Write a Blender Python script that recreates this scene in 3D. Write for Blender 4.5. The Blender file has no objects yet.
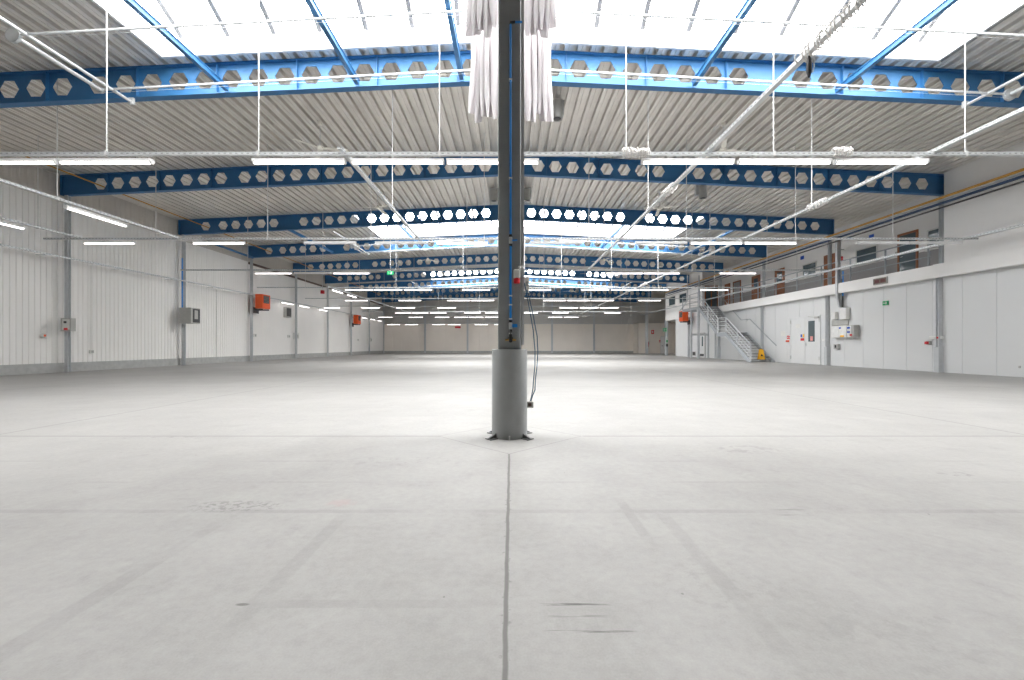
import bpy, math, random
from mathutils import Vector, Matrix
random.seed(7)
C = bpy.context.scene.collection
SC = bpy.context.scene
EYE = 1.04                      # lens height above the floor
F = 433.0                       # focal length in pixels of the 1024-wide frame
PI = math.pi

def wx(px, d): return (px - 511.5) / F * d            # world x of a photo column seen at depth d
def wz(py, d): return EYE + (345.7 - py) / F * d      # world z of a photo row seen at depth d

# ------------------------------------------------------------------ materials
def mat(name, col, rough=.6, metal=0.0, noise=.06, nscale=6.0, bump=0.0, bscale=40.0, spec=.5):
    m = bpy.data.materials.new(name); m.use_nodes = True
    nt = m.node_tree; b = nt.nodes['Principled BSDF']
    b.inputs['Roughness'].default_value = rough; b.inputs['Metallic'].default_value = metal
    b.inputs['Specular IOR Level'].default_value = spec
    tc = nt.nodes.new('ShaderNodeTexCoord')
    n = nt.nodes.new('ShaderNodeTexNoise'); n.inputs['Scale'].default_value = nscale; n.inputs['Detail'].default_value = 4
    nt.links.new(tc.outputs['Object'], n.inputs['Vector'])
    r = nt.nodes.new('ShaderNodeValToRGB')
    r.color_ramp.elements[0].position = .3; r.color_ramp.elements[1].position = .7
    r.color_ramp.elements[0].color = tuple(c * (1 - noise) for c in col) + (1,)
    r.color_ramp.elements[1].color = tuple(min(1, c * (1 + noise)) for c in col) + (1,)
    nt.links.new(n.outputs['Fac'], r.inputs['Fac']); nt.links.new(r.outputs['Color'], b.inputs['Base Color'])
    if bump:
        n2 = nt.nodes.new('ShaderNodeTexNoise'); n2.inputs['Scale'].default_value = bscale
        nt.links.new(tc.outputs['Object'], n2.inputs['Vector'])
        bp = nt.nodes.new('ShaderNodeBump'); bp.inputs['Strength'].default_value = bump; bp.inputs['Distance'].default_value = .01
        nt.links.new(n2.outputs['Fac'], bp.inputs['Height']); nt.links.new(bp.outputs['Normal'], b.inputs['Normal'])
    return m

M = {}
M['deck'] = mat('galvanised_deck', (.78, .745, .70), .40, .4, .07, 1.2)
M['roofing'] = mat('light_seal_slab', (.5, .5, .48), .9)
M['blue'] = mat('blue_paint', (.032, .15, .34), .45, 0, .05, 3)
M['blue2'] = mat('blue_pipe', (.02, .26, .75), .4)
M['white'] = mat('white_panel', (.80, .795, .775), .55, 0, .02, .6)
M['wallw'] = mat('left_panel', (.90, .885, .86), .5, 0, .02, .7)
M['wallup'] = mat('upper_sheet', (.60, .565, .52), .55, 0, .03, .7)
M['backwall'] = mat('back_wall', (.26, .26, .255), .8)  # unseen wall, coloured dark to cut light bounced onto the near floor
M['rail'] = mat('rail_paint', (.62, .64, .66), .45)
M['bracket'] = mat('bracket_grey', (.13, .135, .135), .6)
M['navy'] = mat('navy_pipe', (.02, .05, .12), .5)
M['panel'] = mat('grey_white_panel', (.70, .71, .712), .5, 0, .015, .5)
M['plaster'] = mat('white_plaster', (.88, .87, .855), .7, 0, .02, .6)
M['farw'] = mat('far_panel', (.88, .82, .745), .6, 0, .03, .5)
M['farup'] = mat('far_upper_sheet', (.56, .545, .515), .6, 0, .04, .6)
M['dado'] = mat('grey_dado', (.34, .33, .325), .7, 0, .03)
M['groove'] = mat('panel_joint', (.42, .43, .43), .8)
M['plinth'] = mat('plinth_concrete', (.44, .445, .435), .8, 0, .10, 5, .2)
M['steel'] = mat('painted_grey_steel', (.30, .312, .315), .5, 0, .04)
M['colgrey'] = mat('grey_post_paint', (.54, .56, .575), .5, 0, .05)
M['sleeve'] = mat('grey_sleeve', (.36, .372, .372), .6, 0, .06, 8)
M['galv'] = mat('galvanised', (.58, .60, .61), .4, .45, .06, 9)
M['tray'] = mat('tray_galvanised', (.60, .615, .62), .42, .35, .04, 9)
M['rod'] = mat('zinc_rod', (.70, .70, .69), .45, .2)
M['lampw'] = mat('lamp_housing', (.80, .80, .79), .5)
M['stair'] = mat('stair_paint', (.36, .385, .41), .5, 0, .04)
M['stairtread'] = mat('stair_tread', (.27, .27, .265), .6, .2, .08, 20)
M['dark'] = mat('dark_grey', (.05, .05, .052), .5)
M['black'] = mat('black_rubber', (.02, .02, .022), .6)
M['orange'] = mat('orange_enamel', (.78, .10, .012), .4, 0, .04)
M['yellow'] = mat('yellow_plastic', (.90, .47, .01), .45)
M['gaspipe'] = mat('ochre_pipe', (.56, .29, .045), .5)
M['brown'] = mat('brown_trim', (.13, .09, .075), .6)
M['wood'] = mat('door_wood', (.30, .115, .05), .5, 0, .2, 14)
M['red'] = mat('red_plastic', (.62, .02, .03), .4)
M['pale_red'] = mat('pale_red_paper', (.75, .32, .30), .6)
M['green'] = mat('green_sign', (.01, .36, .12), .5)
M['bluesign'] = mat('blue_sign', (.01, .09, .52), .5)
M['plasticw'] = mat('white_plastic', (.74, .74, .71), .45)
M['boxgrey'] = mat('box_grey', (.44, .44, .42), .5)
M['doorw'] = mat('door_white', (.72, .73, .73), .45, 0, .015)
M['brass'] = mat('brass', (.55, .34, .12), .35, .8)
M['fan'] = mat('fan_cream', (.93, .90, .82), .5)
M['cable'] = mat('cable_teal', (.05, .13, .22), .5)
M['coil'] = mat('cable_white', (.72, .70, .68), .6)
M['seal'] = mat('joint_black', (.03, .03, .03), .8)
M['alu'] = mat('aluminium_bar', (.22, .225, .24), .5, 0)
M['curb'] = mat('curb_white', (.82, .82, .82), .6)
M['brace'] = mat('tube_galvanised', (.66, .68, .69), .35, .3)

def glass_mat(name, tint, refl=.5):
    m = bpy.data.materials.new(name); m.use_nodes = True
    b = m.node_tree.nodes['Principled BSDF']
    b.inputs['Base Color'].default_value = tint + (1,); b.inputs['Roughness'].default_value = .08
    b.inputs['Specular IOR Level'].default_value = refl
    n = m.node_tree.nodes.new('ShaderNodeTexNoise'); n.inputs['Scale'].default_value = 1.3
    r = m.node_tree.nodes.new('ShaderNodeValToRGB')
    r.color_ramp.elements[0].color = tuple(c * .7 for c in tint) + (1,); r.color_ramp.elements[1].color = tuple(min(1, c * 1.3) for c in tint) + (1,)
    m.node_tree.links.new(n.outputs['Fac'], r.inputs['Fac']); m.node_tree.links.new(r.outputs['Color'], b.inputs['Base Color'])
    return m
M['glass'] = glass_mat('office_glass', (.10, .135, .15), .8)

def emis(name, col, s):
    m = bpy.data.materials.new(name); m.use_nodes = True; nt = m.node_tree
    b = nt.nodes['Principled BSDF']
    b.inputs['Base Color'].default_value = (.8, .8, .8, 1)
    b.inputs['Emission Color'].default_value = col + (1,); b.inputs['Emission Strength'].default_value = s
    return m
M['tube'] = emis('lit_tube', (1.0, .94, .92), 5.0)
M['tubeoff'] = mat('unlit_tube', (.78, .78, .78), .3)
M['led'] = emis('led_segment', (.6, .08, .06), .06)
M['led'].node_tree.nodes['Principled BSDF'].inputs['Base Color'].default_value = (.06, .015, .015, 1)

def skyglass():
    m = bpy.data.materials.new('skylight_sheet'); m.use_nodes = True; nt = m.node_tree; nt.nodes.clear()
    o = nt.nodes.new('ShaderNodeOutputMaterial'); mx = nt.nodes.new('ShaderNodeMixShader')
    t = nt.nodes.new('ShaderNodeBsdfTransparent'); t.inputs['Color'].default_value = (.97, .98, .99, 1)
    d = nt.nodes.new('ShaderNodeBsdfTranslucent'); d.inputs['Color'].default_value = (.9, .92, .93, 1)
    n = nt.nodes.new('ShaderNodeTexNoise'); n.inputs['Scale'].default_value = .8
    mr = nt.nodes.new('ShaderNodeMapRange'); mr.inputs['To Min'].default_value = .12; mr.inputs['To Max'].default_value = .2
    nt.links.new(n.outputs['Fac'], mr.inputs['Value']); nt.links.new(mr.outputs['Result'], mx.inputs['Fac'])
    nt.links.new(t.outputs[0], mx.inputs[1]); nt.links.new(d.outputs[0], mx.inputs[2]); nt.links.new(mx.outputs[0], o.inputs['Surface'])
    return m
M['sky'] = skyglass()

def fabric():
    m = bpy.data.materials.new('blind_fabric'); m.use_nodes = True; nt = m.node_tree; nt.nodes.clear()
    o = nt.nodes.new('ShaderNodeOutputMaterial'); mx = nt.nodes.new('ShaderNodeMixShader'); mx.inputs['Fac'].default_value = .35
    d = nt.nodes.new('ShaderNodeBsdfDiffuse'); t = nt.nodes.new('ShaderNodeBsdfTranslucent')
    n = nt.nodes.new('ShaderNodeTexNoise'); n.inputs['Scale'].default_value = 5
    r = nt.nodes.new('ShaderNodeValToRGB'); r.color_ramp.elements[0].color = (.80, .77, .78, 1); r.color_ramp.elements[1].color = (.88, .86, .87, 1)
    nt.links.new(n.outputs['Fac'], r.inputs['Fac'])
    nt.links.new(r.outputs[0], d.inputs['Color']); nt.links.new(r.outputs[0], t.inputs['Color'])
    nt.links.new(d.outputs[0], mx.inputs[1]); nt.links.new(t.outputs[0], mx.inputs[2]); nt.links.new(mx.outputs[0], o.inputs['Surface'])
    return m
M['fabric'] = fabric()

def perforated(name, axis):
    """galvanised channel with a row of dark punched slots along its length"""
    m = mat(name, (.60, .615, .62), .42, .35, .04, 9)
    nt = m.node_tree; b = nt.nodes['Principled BSDF']
    src = b.inputs['Base Color'].links[0].from_socket
    tc = nt.nodes.new('ShaderNodeTexCoord'); sp = nt.nodes.new('ShaderNodeSeparateXYZ'); nt.links.new(tc.outputs['Object'], sp.inputs[0])
    def mth(op, a, bb=None):
        q = nt.nodes.new('ShaderNodeMath'); q.operation = op
        for i, v in enumerate((a, bb)):
            if v is None: continue
            if isinstance(v, (int, float)): q.inputs[i].default_value = v
            else: nt.links.new(v, q.inputs[i])
        return q.outputs[0]
    fr = mth('FRACT', mth('MULTIPLY', sp.outputs[axis], 9.0))
    slot = mth('LESS_THAN', fr, .42)
    band = mth('LESS_THAN', mth('ABSOLUTE', sp.outputs['Z']), .011)
    f = mth('MULTIPLY', mth('MULTIPLY', slot, band), .55)
    mx = nt.nodes.new('ShaderNodeMix'); mx.data_type = 'RGBA'
    nt.links.new(f, mx.inputs['Factor']); nt.links.new(src, mx.inputs['A']); mx.inputs['B'].default_value = (.12, .12, .12, 1)
    nt.links.new(mx.outputs['Result'], b.inputs['Base Color'])
    return m
M['perfx'] = perforated('perforated_tray_across', 'X')
M['perfy'] = perforated('perforated_tray_along', 'Y')
M['perfz'] = perforated('perforated_tray_upright', 'Z')

def floor_mat():
    m = bpy.data.materials.new('polished_concrete'); m.use_nodes = True; nt = m.node_tree; b = nt.nodes['Principled BSDF']
    L = nt.links.new
    tc = nt.nodes.new('ShaderNodeTexCoord'); sp = nt.nodes.new('ShaderNodeSeparateXYZ'); L(tc.outputs['Object'], sp.inputs[0])
    X, Y = sp.outputs['X'], sp.outputs['Y']
    def mth(op, a, bb=None, c=None):
        q = nt.nodes.new('ShaderNodeMath'); q.operation = op
        for i, v in enumerate((a, bb, c)):
            if v is None: continue
            if isinstance(v, (int, float)): q.inputs[i].default_value = v
            else: L(v, q.inputs[i])
        return q.outputs[0]
    def noise(scale, detail=5, rough=.55, stretch=None):
        n = nt.nodes.new('ShaderNodeTexNoise'); n.inputs['Scale'].default_value = scale; n.inputs['Detail'].default_value = detail
        n.inputs['Roughness'].default_value = rough
        if stretch:
            mp = nt.nodes.new('ShaderNodeMapping'); mp.inputs['Scale'].default_value = stretch; L(tc.outputs['Object'], mp.inputs['Vector']); L(mp.outputs[0], n.inputs['Vector'])
        else: L(tc.outputs['Object'], n.inputs['Vector'])
        return n.outputs['Fac']
    def smooth(v, a, bb):
        q = nt.nodes.new('ShaderNodeMapRange'); q.interpolation_type = 'SMOOTHSTEP'
        q.inputs['From Min'].default_value = a; q.inputs['From Max'].default_value = bb; L(v, q.inputs['Value']); return q.outputs['Result']
    def line(v, c, w, soft=.5):            # 1 on the line, 0 away from it
        d = mth('ABSOLUTE', mth('SUBTRACT', v, c))
        return mth('SUBTRACT', 1.0, smooth(d, w * soft, w))
    def rng(v, a, bb, s=.15):
        return mth('MULTIPLY', smooth(v, a - s, a + s), mth('SUBTRACT', 1.0, smooth(v, bb - s, bb + s)))
    big = noise(.45, 6); mid = noise(2.2, 6, .6); fine = noise(22, 4, .6); grain = noise(120, 2, .6)
    col = nt.nodes.new('ShaderNodeValToRGB')
    col.color_ramp.elements[0].position = .36; col.color_ramp.elements[1].position = .64
    col.color_ramp.elements[0].color = (.285, .279, .269, 1); col.color_ramp.elements[1].color = (.405, .40, .388, 1)
    mixv = mth('ADD', mth('ADD', mth('MULTIPLY', big, .34), mth('MULTIPLY', mid, .30)), mth('ADD', mth('MULTIPLY', fine, .20), mth('MULTIPLY', grain, .16)))
    L(mixv, col.inputs['Fac'])
    dark = None
    def add(mask, k):
        nonlocal dark
        v = mth('MULTIPLY', mask, k)
        dark = v if dark is None else mth('MAXIMUM', dark, v)
    wob = mth('MULTIPLY', mth('SUBTRACT', noise(6, 3), .5), .012)
    Xw = mth('ADD', X, wob); Yw = mth('ADD', Y, wob)
    patch = smooth(noise(1.6, 4), .36, .62)
    # sawn joints
    for cx, a, bb in ((-.022, -20, 4.16), (-.022, 5.8, 60)):
        add(mth('MULTIPLY', line(Xw, cx, .013, .4), rng(Y, a, bb, .02)), .62)
    chip = mth('MULTIPLY', line(Xw, -.022, .03, .4), mth('MULTIPLY', smooth(noise(26, 3), .56, .66), rng(Y, -20, 4.1, .02)))
    add(chip, .38)
    dd = mth('ADD', mth('ABSOLUTE', mth('ADD', Xw, .022)), mth('ABSOLUTE', mth('SUBTRACT', Yw, 4.98)))
    add(mth('MULTIPLY', line(dd, .82, .011, .4), .8), .55)
    out = smooth(mth('ABSOLUTE', X), .80, .84)
    add(mth('MULTIPLY', line(Yw, 4.98, .024), out), .42)
    for cy in (10.95, 16.9, 22.9, 28.9, 34.9): add(line(Yw, cy, .05), .25)
    for cx in (-6.0, 6.0, -11.9, 11.9): add(line(Xw, cx, .03), .3)
    # ghosts of removed floor tape and wear
    add(mth('MULTIPLY', line(X, -1.72, .055, .7), mth('MULTIPLY', rng(Y, -2, 2.95), patch)), .17)
    add(mth('MULTIPLY', line(X, -1.03, .05, .6), mth('MULTIPLY', rng(Y, 1.55, 2.72), patch)), .10)
    add(mth('MULTIPLY', line(X, .93, .05, .6), mth('MULTIPLY', rng(Y, 1.5, 2.7), patch)), .12)
    add(mth('MULTIPLY', line(X, .73, .04, .6), rng(Y, 2.35, 2.9)), .13)
    add(mth('MULTIPLY', line(Y, 2.72, .035, .6), smooth(noise(1.2, 3), .3, .6)), .15)
    add(mth('MULTIPLY', line(Y, 1.745, .035, .6), mth('MULTIPLY', rng(X, -1.0, .1), patch)), .12)
    for cy in (3.3, 3.9, 6.4, 7.3, 8.6): add(mth('MULTIPLY', line(Yw, cy, .03, .3), smooth(noise(.9, 3), .42, .62)), .11)
    # rubber streaks
    streak = smooth(noise(9, 4, .6, (.6, 9, 1)), .42, .6)
    for cy, a, bb, k in ((1.741, .12, .40, .8), (1.665, .15, .37, .35), (1.575, .14, .44, .62), (2.745, 1.66, 1.86, .5), (2.66, 1.64, 1.84, .5)):
        add(mth('MULTIPLY', mth('MULTIPLY', line(Yw, cy, .009), rng(X, a, bb, .03)), streak), k)
    # blotches
    def blot(cx, cy, rx, ry, k, sc=14, lo=.5):
        ex = mth('DIVIDE', mth('SUBTRACT', X, cx), rx); ey = mth('DIVIDE', mth('SUBTRACT', Y, cy), ry)
        r2 = mth('ADD', mth('MULTIPLY', ex, ex), mth('MULTIPLY', ey, ey))
        add(mth('MULTIPLY', mth('SUBTRACT', 1.0, smooth(r2, .2, 1.0)), smooth(noise(sc, 4, .65), lo, lo + .12)), k)
    blot(-1.78, 2.80, .38, .13, .42, 20, .47)
    blot(-1.08, 1.74, .035, .012, .6, 30, .3)
    blot(2.35, 4.35, .5, .22, .22, 9, .48); blot(3.6, 3.5, .22, .08, .3, 14, .5); blot(-4.0, 4.9, .8, .08, .3, 11, .5)
    blot(.9, 1.9, .3, .3, .1); blot(-1.0, 3.9, .7, .2, .16, 8); blot(1.5, 1.55, .5, .25, .12, 6)
    # specks
    vor = nt.nodes.new('ShaderNodeTexVoronoi'); vor.inputs['Scale'].default_value = 7.0; L(tc.outputs['Object'], vor.inputs['Vector'])
    sep = nt.nodes.new('ShaderNodeSeparateColor'); L(vor.outputs['Color'], sep.inputs[0])
    speck = mth('MULTIPLY', mth('LESS_THAN', vor.outputs['Distance'], mth('MULTIPLY', sep.outputs[1], .07)), mth('LESS_THAN', sep.outputs[0], .10))
    add(speck, .5)
    add(smooth(noise(3.5, 6, .72), .52, .78), .16)
    add(smooth(noise(11, 5, .7), .60, .78), .12)
    add(smooth(noise(.35, 5, .6), .55, .75), .06)
    mx = nt.nodes.new('ShaderNodeMix'); mx.data_type = 'RGBA'
    L(dark, mx.inputs['Factor']); L(col.outputs['Color'], mx.inputs['A']); mx.inputs['B'].default_value = (.075, .073, .07, 1)
    # faint reddish stain
    ex = mth('DIVIDE', mth('ADD', X, 1.12), .12); ey = mth('DIVIDE', mth('SUBTRACT', Y, 2.86), .09)
    rr = mth('SUBTRACT', 1.0, smooth(mth('ADD', mth('MULTIPLY', ex, ex), mth('MULTIPLY', ey, ey)), .3, 1.0))
    mx2 = nt.nodes.new('ShaderNodeMix'); mx2.data_type = 'RGBA'
    L(mth('MULTIPLY', mth('MULTIPLY', rr, smooth(noise(12, 3), .4, .6)), .13), mx2.inputs['Factor'])
    L(mx.outputs['Result'], mx2.inputs['A']); mx2.inputs['B'].default_value = (.55, .22, .19, 1)
    L(mx2.outputs['Result'], b.inputs['Base Color'])
    rg = nt.nodes.new('ShaderNodeMapRange'); rg.inputs['To Min'].default_value = .34; rg.inputs['To Max'].default_value = .5
    L(mid, rg.inputs['Value']); L(rg.outputs['Result'], b.inputs['Roughness'])
    b.inputs['Specular IOR Level'].default_value = .06
    bp = nt.nodes.new('ShaderNodeBump'); bp.inputs['Strength'].default_value = .12; bp.inputs['Distance'].default_value = .004
    L(fine, bp.inputs['Height']); L(bp.outputs['Normal'], b.inputs['Normal'])
    return m
M['floor'] = floor_mat()

# ------------------------------------------------------------------ mesh helpers
class MB:
    def __init__(s): s.v = []; s.f = []; s.m = []; s.cur = 0
    def add(s, vs, fs):
        o = len(s.v); s.v += [tuple(p) for p in vs]; s.f += [tuple(i + o for i in q) for q in fs]; s.m += [s.cur] * len(fs); return s
    def box(s, x0, x1, y0, y1, z0, z1):
        vs = [(x, y, z) for x in (x0, x1) for y in (y0, y1) for z in (z0, z1)]
        return s.add(vs, [(0, 1, 3, 2), (4, 6, 7, 5), (0, 4, 5, 1), (2, 3, 7, 6), (0, 2, 6, 4), (1, 5, 7, 3)])
    def bbox(s, x0, x1, y0, y1, z0, z1, c=.01):      # box with chamfered edges
        x = (x0, x1); y = (y0, y1); z = (z0, z1); vs = []; key = {}
        for i in (0, 1):
            for j in (0, 1):
                for k in (0, 1):
                    sx = c if i == 0 else -c; sy = c if j == 0 else -c; sz = c if k == 0 else -c
                    for a, p in enumerate(((x[i], y[j] + sy, z[k] + sz), (x[i] + sx, y[j], z[k] + sz), (x[i] + sx, y[j] + sy, z[k]))):
                        key[(i, j, k, a)] = len(vs); vs.append(p)
        fs = []
        for i in (0, 1): fs.append([key[(i, j, k, 0)] for j, k in ((0, 0), (0, 1), (1, 1), (1, 0))])
        for j in (0, 1): fs.append([key[(i, j, k, 1)] for i, k in ((0, 0), (1, 0), (1, 1), (0, 1))])
        for k in (0, 1): fs.append([key[(i, j, k, 2)] for i, j in ((0, 0), (0, 1), (1, 1), (1, 0))])
        for j in (0, 1):
            for k in (0, 1): fs.append([key[(0, j, k, 1)], key[(1, j, k, 1)], key[(1, j, k, 2)], key[(0, j, k, 2)]])
        for i in (0, 1):
            for k in (0, 1): fs.append([key[(i, 0, k, 0)], key[(i, 1, k, 0)], key[(i, 1, k, 2)], key[(i, 0, k, 2)]])
        for i in (0, 1):
            for j in (0, 1): fs.append([key[(i, j, 0, 0)], key[(i, j, 1, 0)], key[(i, j, 1, 1)], key[(i, j, 0, 1)]])
        for i in (0, 1):
            for j in (0, 1):
                for k in (0, 1): fs.append([key[(i, j, k, a)] for a in (0, 1, 2)])
        return s.add(vs, fs)
    def tube(s, path, r, n=8, cap=True):
        path = [Vector(p) for p in path]; rings = []; up = None
        for i, p in enumerate(path):
            d = ((path[min(i + 1, len(path) - 1)] - path[max(i - 1, 0)])).normalized()
            if up is None:
                up = Vector((0, 0, 1)) if abs(d.z) < .9 else Vector((1, 0, 0))
            a = d.cross(up)
            if a.length < 1e-5: a = d.cross(Vector((0, 1, 0)))
            a.normalize(); bb = d.cross(a).normalized(); up = -bb
            rr = r[i] if isinstance(r, (list, tuple)) else r
            rings.append([p + (a * math.cos(2 * PI * k / n) + bb * math.sin(2 * PI * k / n)) * rr for k in range(n)])
        vs = [q for rg in rings for q in rg]; fs = []
        for i in range(len(path) - 1):
            for k in range(n):
                fs.append((i * n + k, i * n + (k + 1) % n, (i + 1) * n + (k + 1) % n, (i + 1) * n + k))
        if cap: fs.append(tuple(range(n - 1, -1, -1))); fs.append(tuple((len(path) - 1) * n + k for k in range(n)))
        return s.add(vs, fs)
    def beam(s, a, b, w, h):                          # rectangular bar from a to b
        a, b = Vector(a), Vector(b); d = (b - a).normalized()
        up = Vector((0, 0, 1)) if abs(d.z) < .95 else Vector((0, 1, 0))
        r = d.cross(up).normalized() * w / 2; u = r.cross(d).normalized() * h / 2
        vs = [p + sr * r + su * u for p in (a, b) for sr in (-1, 1) for su in (-1, 1)]
        return s.add(vs, [(0, 1, 3, 2), (4, 6, 7, 5), (0, 4, 5, 1), (2, 3, 7, 6), (0, 2, 6, 4), (1, 5, 7, 3)])
    def lathe(s, prof, n=24, cx=0, cy=0):
        vs = [(cx + r * math.cos(2 * PI * k / n), cy + r * math.sin(2 * PI * k / n), z) for r, z in prof for k in range(n)]; fs = []
        for i in range(len(prof) - 1):
            for k in range(n): fs.append((i * n + k, i * n + (k + 1) % n, (i + 1) * n + (k + 1) % n, (i + 1) * n + k))
        fs.append(tuple(range(n - 1, -1, -1))); fs.append(tuple((len(prof) - 1) * n + k for k in range(n)))
        return s.add(vs, fs)
    def prism(s, poly, lo, hi, axis='y'):             # poly in the two other axes (order x,z / y,z / x,y)
        n = len(poly)
        def P(p, t):
            return {'y': (p[0], t, p[1]), 'x': (t, p[0], p[1]), 'z': (p[0], p[1], t)}[axis]
        vs = [P(p, lo) for p in poly] + [P(p, hi) for p in poly]
        fs = [tuple(range(n - 1, -1, -1)), tuple(range(n, 2 * n))] + [(i, (i + 1) % n, n + (i + 1) % n, n + i) for i in range(n)]
        return s.add(vs, fs)
    def build(s, name, m, parent=None, smooth=False, loc=None):
        me = bpy.data.meshes.new(name); me.from_pydata(s.v, [], s.f)
        ms = m if isinstance(m, (list, tuple)) else [m]
        for q in ms: me.materials.append(q)
        if len(ms) > 1: me.polygons.foreach_set('material_index', s.m)
        me.update()
        import bmesh
        bm = bmesh.new(); bm.from_mesh(me); bmesh.ops.recalc_face_normals(bm, faces=bm.faces); bm.to_mesh(me); bm.free()
        if smooth: me.shade_smooth(); me.set_sharp_from_angle(angle=.7)
        o = bpy.data.objects.new(name, me); C.objects.link(o)
        if parent: o.parent = parent
        if loc: o.location = loc
        return o

def tag(o, label, cat, group=None, kind=None):
    o['label'] = label; o['category'] = cat
    if group: o['group'] = group
    if kind: o['kind'] = kind
    return o
def thing(name, label, cat, loc=(0, 0, 0), rz=0, group=None):
    o = bpy.data.objects.new(name, None); C.objects.link(o); o.empty_display_size = .2
    o.location = loc; o.rotation_euler = (0, 0, rz)
    return tag(o, label, cat, group)
def struct(mb, name, m, label, cat, smooth=False):
    return tag(mb.build(name, m, None, smooth), label, cat, None, 'structure')
def dup(root, loc, rz=None, label=None, group=None):
    r = root.copy(); C.objects.link(r); r.location = loc
    if rz is not None: r.rotation_euler = (0, 0, rz)
    if label: r['label'] = label
    if group: r['group'] = group
    for ch in list(root.children):
        c = ch.copy(); C.objects.link(c); c.parent = r
        for g in list(ch.children):
            d = g.copy(); C.objects.link(d); d.parent = c
    return r
ORD = ['zeroth', 'first', 'second', 'third', 'fourth', 'fifth', 'sixth', 'seventh', 'eighth', 'ninth', 'tenth', 'eleventh', 'twelfth']

# ------------------------------------------------------------------ the building's set-out
Y0 = 4.98
FR = [Y0 + 5.98 * k for k in range(10)]        # frame lines; FR[0] carries the near column
XL, XR = -17.6, 16.8
GZ = EYE + 3.15                                    # gallery floor level
YB, YF = -19.2, 59.8
GX = 18.4                                       # back wall of the gallery
def slope(x): return -.047 * abs(x)
def beam_top(x): return 8.50 + slope(x)
SKX = (-8.6, 10.5)                              # rooflights, across the hall
SKY = [(FR[0] + .35, FR[1] - .32), (FR[3] + .35, FR[4] - .32), (FR[6] + .35, FR[7] - .32)]

# floor
struct(MB().box(XL - .4, 23, YB - .3, YF + .4, -.25, 0), 'floor', M['floor'], 'polished grey concrete warehouse floor with joints and tyre marks', 'floor')

# ceiling: ribbed steel deck, ribs running away from the camera
def deck():
    mb = MB(); p = .33; n0 = int(math.floor((XL - .1) / p)); n1 = int(math.ceil(22.6 / p))
    prof = ((0, 0), (.085, 0), (.092, .014), (.108, .014), (.115, 0), (.20, 0), (.215, .115), (.315, .115))
    def strip(x0, x1, ya, yb):
        pts = []
        k0 = round(x0 / p); k1 = round(x1 / p)
        for k in range(k0, k1):
            for dx, dz in prof: pts.append((k * p + dx, dz))
        pts.append((k1 * p, 0))
        vs = [(x, y, beam_top(x) + .004 + dz) for y in (ya, yb) for x, dz in pts]; n = len(pts)
        mb.add(vs, [(i, i + 1, n + i + 1, n + i) for i in range(n - 1)])
    xa, xb = n0 * p, n1 * p
    s0, s1 = round(SKX[0] / p) * p, round(SKX[1] / p) * p
    cuts = sorted(SKY); y = YB
    for a, b in cuts:
        strip(xa, xb, y, a); strip(xa, s0, a, b); strip(s1, xb, a, b); y = b
    strip(xa, xb, y, YF)
    return mb
struct(deck(), 'ceiling', M['deck'], 'ribbed galvanised steel roof deck over the blue beams', 'ceiling')
def roofslab():  # unseen slab added so daylight cannot leak in past the deck ribs
    mb = MB()
    def sl(x0, x1, ya, yb):
        for a, b in ((x0, min(x1, 0)), (max(x0, 0), x1)):
            if b - a < .01: continue
            vs = [(x, y, beam_top(x) + .13 + t) for t in (0, .12) for y in (ya, yb) for x in (a, b)]
            mb.add(vs, [(0, 1, 3, 2), (4, 6, 7, 5), (0, 4, 5, 1), (2, 3, 7, 6), (0, 2, 6, 4), (1, 5, 7, 3)])
    y = YB - .3
    for a, b in sorted(SKY):
        sl(XL - .4, 22.9, y, a); sl(XL - .4, SKX[0], a, b); sl(SKX[1], 22.9, a, b); y = b
    sl(XL - .4, 22.9, y, YF + .4)
    return mb
struct(roofslab(), 'roof', M['roofing'], 'unseen roof slab added over the steel deck to stop daylight leaks', 'roof')

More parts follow.
